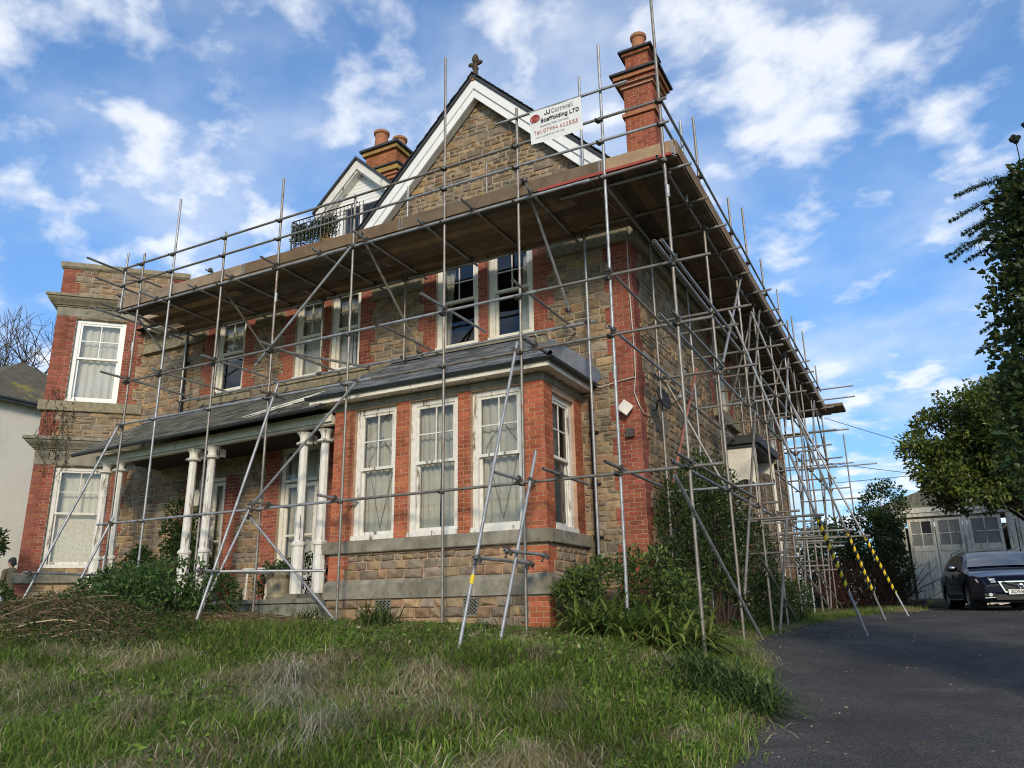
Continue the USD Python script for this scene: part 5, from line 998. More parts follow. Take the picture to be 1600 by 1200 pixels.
ne = 2600; ey = rg.uniform(9.5, 27, ne); exx = edge_x(ey) + .06 - np.abs(rg.normal(size=ne)) * .45; kk = exx > -4.0 + .05; px, py = np.concatenate([px, exx[kk]]), np.concatenate([py, ey[kk]])
pz = lawn_z(np.column_stack([px, py])) - .012
dry = meshkit.fbm(np.column_stack([px * .75, py * .9, px * 0]), 3, 21) + rg.normal(size=len(px)) * .045 + .06 * (py > 9.3)
lush = meshkit.fbm(np.column_stack([px * .5, py * .6, px * 0 + 5]), 2, 33)
idx = np.where(dry > .59, 4 + rg.integers(3, size=len(px)), np.where(lush > .5, rg.integers(2, size=len(px)), rg.integers(4, size=len(px))))
sc_ = rg.uniform(.6, 1.25, len(px)) * np.where(py > 9.2, .75, 1.0) * (.8 + .55 * meshkit.fbm(np.column_stack([px * 1.3, py * 1.3, px * 0]), 2, 8))
instancer('grass', protos, np.column_stack([px, py, pz]), idx, rg.uniform(0, 6.28, len(px)), sc_, 'grass_blade')
# hummocks of long dead grass hanging like mops
T0 = []
for k in range(3):
    c = np.column_stack([rg.normal(size=(26, 2)) * [.20, .17], np.zeros(26)]); c[:, 2] = .25 * np.exp(-(c[:, 0] ** 2 + c[:, 1] ** 2) / .06)
    T0.append(join([straps(c, 560, .50, .0055, [STRAW, [(.30, .27, .20), (.38, .34, .26), (.22, .19, .14), (.44, .39, .30)], STRAW + GREEN[:1]][k], rg, .95, 1.75, 6), straps(c, 190, .3, .008, GREEN, rg, .7, 1.0, 4)]))
TP = [(-6.35, 6.9, 1.25, 1), (-6.9, 7.0, 1.0, 1), (-5.05, 7.6, 1.1, 0), (-4.7, 7.4, .9, 0), (-5.55, 5.9, 1.1, 1), (-4.05, 6.4, .9, 2), (-7.2, 5.7, 1.2, 2), (-6.6, 5.2, 1.0, 0), (-4.7, 5.5, 1.0, 1), (-8.1, 6.8, .9, 2), (-3.3, 7.1, .8, 2), (-9.2, 7.0, .9, 2), (-4.2, 8.6, .8, 0), (-3.0, 5.9, .9, 0), (-8.6, 5.6, 1.0, 2), (-2.4, 6.3, .8, 0), (-10.4, 6.3, .9, 2), (-5.7, 8.3, .8, 2), (-7.3, 8.1, .75, 2), (-2.0, 6.9, .7, 0), (-3.6, 5.2, .9, 1), (-5.9, 5.0, .9, 1)]
tp = np.array(TP); tp = tp[[0, 2, 4, 5, 7, 8, 10, 12, 13, 14, 16, 19]]; instancer('dead_grass_tussocks', T0, np.column_stack([tp[:, 0], tp[:, 1], lawn_z(tp[:, :2]) - .02]), tp[:, 3], rg.uniform(0, 6.28, len(tp)), tp[:, 2] * .72, 'grass_blade')
# broad-leaved weeds in patches through the lawn
n = 16000; q = np.column_stack([rg.uniform(-13, -1.5, n), rg.uniform(4, 10, n)]); k = (meshkit.fbm(np.column_stack([q[:, 0] * 1.1, q[:, 1] * 1.1, q[:, 0] * 0 + 9]), 3, 44) > .56) & (q[:, 0] < edge_x(q[:, 1]) - .1); q = q[k]; q = np.column_stack([q, lawn_z(q) + rg.uniform(.02, .13, len(q))])
obj('lawn_weeds', leaf_mesh(q, rg.normal(size=q.shape) * [1, 1, .5] + [0, 0, .35], .06 * rg.uniform(.5, 1.5, len(q)), .55, pick([(.10, .17, .03), (.14, .21, .04), (.07, .12, .025)], len(q), rg), rg), 'matt_leaf', kind='stuff')
# small broad weeds and fallen leaves in the grass and along the house foot
n = 2600; q = np.column_stack([rg.uniform(-10, -3, n), rg.uniform(8.6, 10.5, n)]); keep = rg.random(n) < .85; q = q[keep]; q = np.column_stack([q, lawn_z(q) + rg.uniform(.01, .09, len(q))])
obj('leaf_litter', leaf_mesh(q, rg.normal(size=q.shape) * [1, 1, .4], .055 * rg.uniform(.5, 1.4, len(q)), .55, pick(STRAW + BRN + G_MID + G_MID, len(q), rg), rg), 'matt_leaf', kind='stuff')
n = 1500; q = np.column_stack([rg.uniform(-3.2, 4, n), rg.uniform(5, 24, n)]); k = (q[:, 0] > edge_x(q[:, 1]) + .02) & (rg.random(n) < np.exp(-(q[:, 0] - edge_x(q[:, 1])) * 1.6) * .8 + .10); q = q[k]; q = np.column_stack([q, gz(q) + .008]); ico = trimesh.creation.icosphere(0, 1)
sz = rg.uniform(.004, .014, len(q)); V = (np.array(ico.vertices)[None] * [1, 1, .6] * sz[:, None, None] + q[:, None]).reshape(-1, 3); F = (np.array(ico.faces)[None] + 12 * np.arange(len(q))[:, None, None]).reshape(-1, 3)
obj('loose_grit', (V, F, np.repeat(pick([(.25, .24, .22), (.15, .14, .13), (.33, .31, .28)], len(q), rg), 12, 0)), 'twig_brown', kind='stuff')
n = 2600; q = np.column_stack([rg.uniform(-3.2, 4, n), rg.uniform(5, 24, n)]); k = (q[:, 0] > edge_x(q[:, 1])) & (rg.random(n) < np.exp(-(q[:, 0] - edge_x(q[:, 1])) * .9) * .8 + .06); q = q[k]; q = np.column_stack([q, gz(q) + .02])
obj('fallen_leaves', leaf_mesh(q, rg.normal(size=q.shape) * [1, 1, .15], .035 * rg.uniform(.5, 1.4, len(q)), .6, pick([(.35, .3, .2), (.2, .17, .1), (.12, .1, .06)], len(q), rg), rg), 'matt_leaf', kind='stuff')

# ------------------------------------------------------------------ neighbours, garage
nb = thing('neighbour_house', (-28, 15.6, .4), 'white rendered house with mossy hipped roof at the left edge', 'house')
obj('wall', bx(-40, -25, 12.6, 18.6, -.2, 6.95), 'render_white', nb)
A = [(-24.7, 12.3, 6.86), (-24.7, 18.9, 6.86), (-28.1, 15.6, 9.12), (-40, 15.6, 9.12), (-40, 12.3, 6.86), (-40, 18.9, 6.86)]
obj('roof', trimesh.Trimesh(A, [[0, 1, 2], [4, 0, 2], [4, 2, 3], [1, 5, 3], [1, 3, 2]], process=False), 'moss_roof', nb)
obj('eaves_board', cat_([bx(-24.74, -24.71, 12.3, 18.9, 6.72, 6.85), bx(-40, -24.74, 12.31, 12.34, 6.72, 6.85)]), 'lead', nb)
gutter((-24.66, 12.3, 6.84), (-24.66, 18.9, 6.84), (1, 0, 0), nb, 'lead')
bw = thing('bare_tree', (-36, 22, 0), 'leafless winter tree showing above the white house', 'tree'); rg = np.random.default_rng(200); seg_ = []
def grow(p, d, L, r, dep):
    q = p + d * L; m = (p + q) / 2 + rg.normal(size=3) * L * .06; seg_.append((dep, polytube([p, m, q], [r, r * .85, r * .7], 5 if dep < 3 else 3)))
    if dep < 6:
        for _ in range(3 if dep else 5): grow(q, unit(d + rg.normal(size=3) * .5 + [0, 0, .12]), L * rg.uniform(.62, .82), r * .62, dep + 1)
grow(np.array([-38.4, 22.4, 0.3]), np.array([0, 0, 1.0]), 4.5, .2, 0)
obj('trunk', cat_([m for d_, m in seg_ if d_ < 2]), 'bark', bw, smooth=True); obj('crown', cat_([m for d_, m in seg_ if d_ >= 2]), 'bark', bw)
gy = 30.0
ga = thing('garage', (1.0, gy, .05), 'weathered cream timber garage with glazed double doors behind the dark car', 'garage')
obj('wall', cat_([bx(-1.6, -.6, gy + .05, gy + .15, 0, 3.1), bx(2.62, 3.0, gy + .05, gy + .15, 0, 3.1), bx(-1.6, 3.0, gy + .15, gy + .25, 2.95, 3.15), bx(-1.6, -1.5, gy + .15, gy + 5.5, 0, 3.1), bx(2.9, 3.0, gy + .15, gy + 5.5, 0, 3.1), bx(-1.6, 3, gy + 5.4, gy + 5.5, 0, 3.1)]), 'garage_paint', ga)
for k, (u0, u1) in enumerate(((-.52, .28), (.30, 1.12), (1.26, 2.22))):
    d = obj('door', cat_([bx(u0, u0 + .1, gy - .02, gy + .03, .12, 2.93), bx(u1 - .1, u1, gy - .02, gy + .03, .12, 2.93), bx(u0 + .1, u1 - .1, gy - .02, gy + .03, 2.84, 2.93), bx(u0 + .1, u1 - .1, gy - .02, gy + .03, 1.86, 2.04)]), 'garage_paint', ga)
    nbd = 6; w_ = (u1 - u0 - .2) / nbd
    for i in range(nbd): obj('plank', bx(u0 + .1 + i * w_ + .004, u0 + .1 + (i + 1) * w_ - .004, gy - .0, gy + .02, .1 + .02 * (i % 3), 1.86), 'garage_paint', d)
    mid, zm = (u0 + u1) / 2, 2.43
    obj('glazing_bar', cat_([bx(mid - .018, mid + .018, gy - .012, gy + .02, 2.04, 2.84), bx(u0 + .1, mid - .018, gy - .012, gy + .02, zm - .018, zm + .018), bx(mid + .018, u1 - .1, gy - .012, gy + .02, zm - .018, zm + .018)]), 'garage_paint', d)
    for i, (a, b) in enumerate(((u0 + .1, mid - .018), (mid + .018, u1 - .1))):
        for j, (z0, z1) in enumerate(((2.04, zm - .018), (zm + .018, 2.84))):
            obj('pane', trimesh.Trimesh([(a, gy + .008, z0), (b, gy + .008, z0), (b, gy + .008, z1), (a, gy + .008, z1)], [[0, 1, 2], [0, 2, 3]], process=False), 'black_plastic' if (k, i, j) == (0, 1, 1) else 'dusty_pane', d)
for u in (1.19, 2.42): obj('post', bx(u - .06, u + .06 + (.1 if u > 2 else 0), gy - .04, gy + .05, .05, 3.0), 'garage_paint', ga)
obj('lintel', bx(-1.7, 3.1, gy - .08, gy + .1, 3.0, 3.12), 'garage_paint', ga); obj('lintel', bx(-1.7, 3.1, gy - .12, gy + .1, 3.13, 3.3), 'garage_paint', ga)
obj('gable_sheet', trimesh.Trimesh([(-1.7, gy - .02, 3.3), (3.1, gy - .02, 3.3), (.7, gy - .02, 4.1), (-1.7, gy + 5.6, 3.3), (3.1, gy + 5.6, 3.3), (.7, gy + 5.6, 4.1)], [[0, 1, 2], [0, 2, 5], [0, 5, 3], [1, 4, 5], [1, 5, 2], [3, 5, 4]], process=False), 'concrete', ga)
tp_ = [meshkit.fbm(np.array([[k * .7, 0, 0]]), 2, 5)[0] for k in range(9)]
gs = thing('dark_tarpaulin', (.3, 29.2, .05), 'dark green sheet heaped on the ground in front of the garage doors', 'tarpaulin'); m = trimesh.creation.icosphere(3, 1); v = np.array(m.vertices); v = v * [.85, .3, .26] * (1 + .5 * (meshkit.fbm(v * 2.2, 3, 6)[:, None] - .5)) ; v[:, 2] = np.maximum(v[:, 2], -.02); obj('sheet', trimesh.Trimesh(v + [-.1, 29.2, .07], m.faces, process=False), 'moss_roof', gs, smooth=True)

# ------------------------------------------------------------------ car
CA = math.radians(8.5); CO = np.array([1.84, 23.0, gz1(1.84, 24.0) + .01])
car = thing('car', CO, 'dark blue estate car parked nose out in front of the garage', 'car')
def cw(v):
    v = np.asarray(v, float) * [1.09, 1.04, 1.05]; return np.stack([v[:, 0] * math.cos(CA) - v[:, 1] * math.sin(CA), v[:, 0] * math.sin(CA) + v[:, 1] * math.cos(CA), v[:, 2]], 1) + CO
def half(y, z):
    """half width of the body at length y (0 nose, 4.8 tail) and height z."""
    w = .925 - .10 * np.clip((.45 - z) / .3, 0, 1) ** 2 - .05 * np.clip((z - .72) / .25, 0, 1) ** 2
    w = np.where(z > .93, .875 - (z - .93) * .44, w)
    nose = np.clip(1 - y / .85, 0, 1); tail = np.clip((y - 4.2) / .6, 0, 1)
    return w * (1 - .26 * nose ** 2.3) * (1 - .10 * tail ** 2)
TOP = [(0.03, .60), (.06, .70), (.16, .77), (.5, .85), (1.05, .94), (1.28, .98), (1.75, 1.25), (2.1, 1.41), (2.5, 1.475), (3.2, 1.485), (3.9, 1.45), (4.35, 1.36), (4.62, 1.02), (4.72, .92), (4.76, .7)]
BOT = [(.02, .55), (.0, .42), (.04, .30), (.12, .22), (1.0, .20), (3.8, .20), (4.6, .26), (4.78, .42), (4.77, .6)]
ts, bs = np.array(TOP), np.array(BOT); yl = np.unique(np.concatenate([np.linspace(.0, .3, 10), np.linspace(.3, 4.8, 55)]))
rings = []
for y in yl:
    zt, zb_ = np.interp(y, ts[:, 0], ts[:, 1]), np.interp(y, bs[:, 0] + 1e-3 * np.arange(len(bs)) * 0, bs[:, 1]) if y > .12 else np.interp(y, [0, .12], [.42, .22])
    zt = zt if y > .03 else .58
    zz = np.concatenate([np.linspace(zb_, min(.93, zt - .04), 9), np.linspace(min(.93, zt - .04), zt, 6)[1:]]); hw = half(y, zz)
    hw = hw * np.where(zz > zt - .06, np.clip(1 - .07 * ((zz - (zt - .06)) / .06) ** 2, 0, 1), 1)
    L_ = np.stack([-hw, np.full(14, y), zz], 1); tp3 = np.stack([np.linspace(-1, 1, 9)[1:-1] * hw[-1], np.full(7, y), zt + .03 * (1 - np.linspace(-1, 1, 9)[1:-1] ** 2)], 1); R_ = np.stack([hw[::-1], np.full(14, y), zz[::-1]], 1)
    rings.append(np.vstack([L_, tp3, R_]))
RG = np.array(rings); nr, nc = RG.shape[:2]; i, j = np.meshgrid(np.arange(nr - 1), np.arange(nc), indexing='ij'); a0 = i * nc + j; b0 = i * nc + (j + 1) % nc
Q = np.stack([a0, b0, b0 + nc, a0 + nc], -1).reshape(-1, 4); Fb = np.vstack([Q[:, [0, 1, 2]], Q[:, [0, 2, 3]]])
cap = [[0, k + 1, k] for k in range(1, nc - 1)] + [[(nr - 1) * nc, (nr - 1) * nc + k, (nr - 1) * nc + k + 1] for k in range(1, nc - 1)]
V = RG.reshape(-1, 3)
fc = V[Fb].mean(1); arch = np.zeros(len(Fb), bool)
for yw in (.95, 3.72): arch |= ((fc[:, 1] - yw) ** 2 + (fc[:, 2] - .33) ** 2 < .37 ** 2) & (np.abs(fc[:, 0]) > .55)
obj('body', trimesh.Trimesh(cw(V), np.vstack([Fb[~arch], cap]), process=False), 'car_paint', car, smooth=35)
def skin(pts, off=.006, top=False):
    """panel of (y, z) points laid on the left and right body side."""
    return [np.stack([s * (half(p[:, 0], p[:, 1]) + off), p[:, 0], p[:, 1]], 1) for s in (-1, 1) for p in [np.array(pts, float)]]
for poly in ([(1.55, .97), (2.02, 1.33), (2.35, 1.40), (2.42, .97)], [(2.5, .98), (2.46, 1.41), (3.2, 1.42), (3.38, 1.0)], [(3.46, 1.01), (3.32, 1.41), (3.95, 1.37), (4.2, 1.1)]):
    for q in skin(poly): obj('side_window', trimesh.Trimesh(cw(q), [[0, 1, 2], [0, 2, 3]], process=False), 'black_plastic', car)
ws = []; nn_ = 9
for y, z in ((1.33, 1.025), (1.55, 1.15), (1.8, 1.295), (2.03, 1.40)):
    w = float(half(np.array(y), np.array(z))) * .90; ws.append([(x * w, y - .012 - .07 * (1 - x * x) * .4, z + .022 + .02 * (1 - x * x)) for x in np.linspace(-1, 1, nn_)])
W = np.array(ws); i, j = np.meshgrid(np.arange(3), np.arange(nn_ - 1), indexing='ij'); k0 = i * nn_ + j; Q = np.stack([k0, k0 + 1, k0 + nn_ + 1, k0 + nn_], -1).reshape(-1, 4)
usdkit.material(stage, '/World/Looks/windscreen_glass', {'p': ('principled_bsdf', {'base_color': (.05, .06, .07), 'roughness': .05, 'specular_ior_level': 1.0, 'coat_weight': 1.0, 'coat_roughness': .02})}, [], surface='p.BSDF')
obj('windscreen', trimesh.Trimesh(cw(W.reshape(-1, 3)), np.vstack([Q[:, [0, 1, 2]], Q[:, [0, 2, 3]]]), process=False), 'windscreen_glass', car, smooth=True)
def cbox(name, x0, x1, y0, y1, z0, z1, m, parent=None):
    b = bx(x0, x1, y0, y1, z0, z1); return obj(name, trimesh.Trimesh(cw(np.array(b.vertices)), b.faces, process=False), m, parent or car)
def cmesh(name, m, mm, parent=None, smooth=40): return obj(name, trimesh.Trimesh(cw(np.array(m.vertices)), m.faces, process=False), mm, parent or car, smooth=smooth)
gp = Polygon([(-.32, .40), (.32, .40), (.43, .66), (-.43, .66)])
def front_panel(poly, y0, y1):
    m = trimesh.creation.extrude_polygon(poly, y1 - y0, engine='earcut'); v = np.array(m.vertices); return trimesh.Trimesh(np.stack([v[:, 0], y1 - v[:, 2], v[:, 1]], 1), m.faces, process=False)
gr_ = cmesh('grille', front_panel(gp.difference(gp.buffer(-.03)), -.045, .05), 'chrome'); cmesh('grille_mesh', front_panel(gp.buffer(-.03), -.02, .05), 'black_plastic', gr_)
cmesh('grille_bar', tube((-.34, -.05, .645), (.30, -.05, .425), .016, 6, False), 'chrome', gr_)
an = np.linspace(0, 2 * np.pi, 17); cmesh('badge', polytube(np.stack([.05 * np.cos(an), np.full(17, -.065), .535 + .05 * np.sin(an)], 1), .010, 5), 'chrome', gr_)
npl = cbox('number_plate', -.26, .26, -.085, -.06, .36, .47, 'plate_white')
lt = meshkit.text_mesh('AD58 XF', .079, .002, True); v = np.array(lt.vertices); v[:, 0] *= .40 / v[:, 0].max(); obj('plate_characters', trimesh.Trimesh(cw(np.stack([-.22 + v[:, 0], -.087 - v[:, 2], .378 + v[:, 1]], 1)), lt.faces, process=False), 'ink_black', npl)
for s in (-1, 1):
    hl = Polygon([(.46, .62), (.80, .64), (.83, .72), (.70, .76), (.47, .73)]); m = front_panel(hl, .0, .3); v = np.array(m.vertices); v[:, 1] += (v[:, 0] - .46) * .52 - .02 + (v[:, 2] - .62) * .5; v[:, 0] *= s; cl = cmesh('headlight', trimesh.Trimesh(v, m.faces if s > 0 else m.faces[:, ::-1], process=False), 'headlamp')
    for cx in (.56, .69): cmesh('lamp', trimesh.creation.icosphere(2, .055).apply_translation((s * cx, .05 + (cx - .46) * .52, .69)), 'chrome', cl)
    fl = cmesh('fog_lamp', front_panel(Polygon([(s * .5, .31), (s * .72, .33), (s * .72, .40), (s * .5, .40)]), .02, .3), 'black_plastic'); cmesh('lamp', trimesh.creation.cylinder(.04, .03, sections=14).apply_transform(trimesh.transformations.rotation_matrix(math.pi / 2, [1, 0, 0])).apply_translation((s * .6, .02, .36)), 'headlamp', fl)
    mr = cmesh('door_mirror', trimesh.creation.icosphere(2, 1).apply_scale((.11, .08, .075)).apply_translation((s * 1.0, 1.75, 1.03)), 'car_paint'); cmesh('mirror_arm', tube((s * .86, 1.75, .97), (s * .95, 1.75, 1.0), .025, 6, False), 'black_plastic', mr); cmesh('mirror_cap', trimesh.creation.icosphere(1, 1).apply_scale((.085, .03, .05)).apply_translation((s * 1.01, 1.685, 1.05)), 'chrome', mr)
    cmesh('roof_rail', polytube([(s * .62, 2.2, 1.47), (s * .62, 2.4, 1.535), (s * .62, 3.8, 1.52), (s * .61, 4.1, 1.44)], .018, 6), 'chrome')
    cmesh('sill_trim', tube((s * .925, 1.4, .27), (s * .925, 3.3, .27), .016, 6, False), 'chrome')
    for yd in (1.5, 2.46, 3.46): cbox('door_gap', s * .915 - .012, s * .915 + .012, yd, yd + .008, .35, .92, 'black_plastic')
    for yd in (2.3, 3.25): cbox('door_handle', s * .91 - .02, s * .91 + .025, yd - .18, yd, .82, .85, 'car_paint')
    for yw in (.95, 3.72):
        w = cmesh('wheel', lathe([(.20, -.1), (.315, -.1), (.335, -.07), (.335, .07), (.315, .1), (.2, .1)], (0, 0, 0), 28).apply_transform(trimesh.transformations.rotation_matrix(math.pi / 2, [0, 1, 0])).apply_translation((s * .80, yw, .335)), 'tyre')
        sp = [lathe([(.19, -.05), (.225, -.05), (.225, .085), (.205, .095), (.19, .07)], (0, 0, 0), 24), trimesh.creation.cylinder(.06, .1, sections=14)]
        for k in range(7): b = bx(.04, .2, -.022, .022, .04, .075); b.apply_transform(trimesh.transformations.rotation_matrix(k * 2 * math.pi / 7, [0, 0, 1])); sp.append(b)
        cmesh('rim', cat_(sp).apply_transform(trimesh.transformations.rotation_matrix(s * math.pi / 2, [0, 1, 0])).apply_translation((s * .80, yw, .335)), 'alloy', w)
        cmesh('wheel_arch', lathe([(.365, -.3), (.37, -.3), (.37, .0), (.365, .0)], (0, 0, 0), 28).apply_transform(trimesh.transformations.rotation_matrix(math.pi / 2, [0, 1, 0])).apply_translation((s * (.89 if s > 0 else .59), yw, .335)), 'black_plastic', w)
cbox('lower_grille', -.5, .5, -.012, .1, .24, .36, 'black_plastic'); cbox('bumper_trim', -.72, -.45, .02, .08, .285, .3, 'chrome'); cbox('bumper_trim', .45, .72, .02, .08, .285, .3, 'chrome')
cbox('underside', -.6, .6, .3, 4.5, .18, .3, 'black_plastic')

# ------------------------------------------------------------------ small things on and by the house
dn = unit(np.array([.9, -.25, .3])); ds = unit(np.cross(dn, [0, 0, 1.0])); du = np.cross(ds, dn); dc = np.array([-3.72, 12.86, 3.68])
sd = thing('satellite_dish', (-4.0, 13.0, 3.5), 'dark satellite dish bracketed to the side wall near the corner', 'satellite dish')
rr, aa = np.meshgrid(np.linspace(0, 1, 6), np.linspace(0, 2 * np.pi, 29)); Pp = dc + (.19 * rr * np.cos(aa))[..., None] * ds + (.22 * rr * np.sin(aa))[..., None] * du + (.06 * rr ** 2 - .03)[..., None] * dn
i, j = np.meshgrid(np.arange(28), np.arange(5), indexing='ij'); k0 = i * 6 + j; Q = np.stack([k0, k0 + 1, k0 + 7, k0 + 6], -1).reshape(-1, 4)
V1 = Pp.reshape(-1, 3); F1 = np.vstack([Q[:, [0, 1, 2]], Q[:, [0, 2, 3]]]); obj('reflector', trimesh.Trimesh(np.vstack([V1, V1 - dn * .012]), np.vstack([F1, F1[:, ::-1] + len(V1)]), process=False), 'black_plastic', sd, smooth=True)
obj('arm', polytube([dc - du * .2, dc - du * .18 + dn * .3], .012, 6), 'dark_steel', sd); obj('receiver', trimesh.creation.icosphere(2, .04).apply_translation(dc - du * .14 + dn * .32), 'grey_sheet', sd)
obj('bracket', cat_([polytube([dc - dn * .03, dc - dn * .12, (-3.9, 13.05, 3.55), (-4.02, 13.05, 3.55)], .018, 6), bx(-4.03, -3.98, 12.97, 13.13, 3.45, 3.65)]), 'dark_steel', sd)
fl = thing('floodlight', (-4.25, 12.4, 3.4), 'white square floodlight tilted on the brick corner below the eaves', 'floodlight'); m = bx(-.10, .10, -.045, .045, -.10, .10); m.apply_transform(trimesh.transformations.rotation_matrix(.7, [0, 1, 0])); m.apply_transform(trimesh.transformations.rotation_matrix(.3, [0, 0, 1])); obj('housing', m.apply_translation((-4.24, 12.35, 3.47)), 'old_white', fl); obj('stem', tube((-4.24, 12.38, 3.47), (-4.24, 12.49, 3.55), .02, 8, False), 'old_white', fl)
jb = thing('junction_box', (-4.2, 12.45, 3.0), 'small dark grey box on the brick corner under the floodlight', 'box'); obj('box_body', bx(-4.28, -4.15, 12.42, 12.485, 2.98, 3.12), 'dark_steel', jb); obj('lid', bx(-4.285, -4.145, 12.41, 12.42, 2.975, 3.125), 'dark_steel', jb)
cb = thing('wall_cable', (-4.1, 12.46, 3), 'thin pale cable running down the brick corner and across to the bay roof', 'cable')
obj('cable', polytube([(-4.06, 12.46, 6.9), (-4.07, 12.46, 5.6), (-4.05, 12.46, 4.4), (-4.06, 12.46, 4.02), (-4.1, 12.46, 3.75), (-4.02, 12.46, 3.5), (-4.0, 12.6, 3.4), (-3.98, 12.95, 3.42)], .009, 5), 'wire_white', cb); obj('branch_cable', polytube([(-4.06, 12.46, 4.02), (-4.3, 12.46, 4.0), (-4.7, 12.44, 3.93), (-4.85, 12.4, 3.98)], .009, 5), 'wire_white', cb); obj('loop', polytube([(-6.0, 12.44, 5.18), (-5.75, 12.2, 4.95), (-5.6, 12.0, 4.85), (-5.5, 11.8, 4.72)], .009, 5), 'wire_white', cb)
la = thing('wall_lantern', (-15.0, 12.3, 2.5), 'white glazed lantern hanging on the wall under the veranda', 'lantern'); c = (-14.35, 12.2, 0)
obj('cage', cat_([lathe([(.03, 2.5), (.06, 2.52), (.09, 2.78), (.10, 2.8), (.02, 2.9), (0, 2.9)], c, 6), tube((-14.35, 12.2, 2.9), (-14.35, 12.48, 3.0), .012, 6, False)]), 'wire_white', la)
ur = thing('garden_urn', (-10.55, 11.0, .43), 'squat stone urn planted with greenery on the terrace', 'urn'); obj('bowl', lathe([(0, .43), (.2, .43), (.22, .47), (.2, .52), (.22, .78), (.23, .8), (.27, .84), (.28, .88), (.26, .90), (.2, .88), (.2, .8), (0, .8)], (-10.55, 10.98, 0), 24), 'lichen_stone', ur, smooth=40); obj('soil', lathe([(0, .84), (.2, .84)], (-10.55, 10.98, 0), 16), 'soil', ur)
rg = np.random.default_rng(210); obj('greenery', leaf_mesh(np.array([-10.55, 10.98, .86]) + rg.normal(size=(500, 3)) * [.16, .12, .07] + [0, 0, .1], rg.normal(size=(500, 3)) + [0, 0, .5], .07, .5, pick(G_DARK + G_MID, 500, rg), rg), 'leaf', ur, kind='stuff')
tb_ = thing('garden_table', (-11.0, 11.0, .43), 'small white slatted table on the terrace left of the urn', 'table'); obj('tabletop', bx(-11.4, -10.75, 10.9, 11.5, .98, 1.01), 'old_white', tb_)
for x, y in ((-11.35, 10.95), (-10.82, 10.95), (-11.35, 11.45), (-10.82, 11.45)): obj('leg', tube((x, y, .435), (x + .03, y, .98), .022, 4, False), 'old_white', tb_)
fp = thing('flowerpot', (-11.35, 10.0, .1), 'small terracotta flowerpot tipped at the foot of the raker near the terrace', 'flowerpot'); g = at_ground(-11.3, 10.0); obj('pot', lathe([(0, g), (.06, g), (.085, g + .15), (.095, g + .15), (.095, g + .18), (.075, g + .18), (.06, g + .03), (0, g + .03)], (-11.3, 10.0, 0), 16), 'terracotta', fp, smooth=40)
gb = thing('grey_sheet', (-15.6, 8.6, .3), 'crumpled pale grey sheet on the ground at the left edge', 'sheet'); m = trimesh.creation.icosphere(3, 1); v = np.array(m.vertices); v = v * [.32, .2, .16] * (1 + .7 * (meshkit.fbm(v * 2.5, 3, 16)[:, None] - .5)); obj('cloth', trimesh.Trimesh(v + [-15.6, 8.8, at_ground(-15.6, 8.8) + .1], m.faces, process=False), 'grey_sheet', gb, smooth=True)
bpnt = thing('balcony_planting', (-12.4, 13.1, 8.55), 'trough of evergreen plants behind the black balcony railing', 'plants'); obj('trough', bx(-12.85, -11.5, 13.0, 13.25, 8.552, 8.8), 'terracotta', bpnt)
obj('foliage', leaf_mesh(np.array([-12.2, 13.12, 9.2]) + rg.uniform(-1, 1, (1500, 3)) * [.68, .14, .24], rg.normal(size=(1500, 3)) + [0, 0, .4], .08, .5, pick(G_DARK + G_MID[:1], 1500, rg), rg), 'leaf', bpnt); obj('stems', cat_([tube((-12.8 + k * .15, 13.12, 8.75), (-12.8 + k * .15 + rg.normal() * .05, 13.12, 9.2), .01, 4, False) for k in range(9)]), 'bark', bpnt)
for k, ((x0, z0), (x1, z1), lab) in enumerate((((-3.6, 9.0), (9, 3.2), 'topmost overhead wire slanting down behind the round tree'), ((-3.8, 6.8), (9, 4.0), 'middle overhead wire behind the round tree'), ((-4, 5.78), (9, 6.2), 'lowest overhead wire, almost level, behind the round tree'))):
    s = np.linspace(0, 1, 9); w_ = thing('overhead_wire', ((x0 + x1) / 2, 40, z0), lab, 'wire', 'overhead wires'); obj('strand', polytube(np.stack([x0 + (x1 - x0) * s, np.full(9, 40.0), z0 + (z1 - z0) * s - .3 * 4 * s * (1 - s) * .3], 1), .014, 4), 'black_plastic', w_)

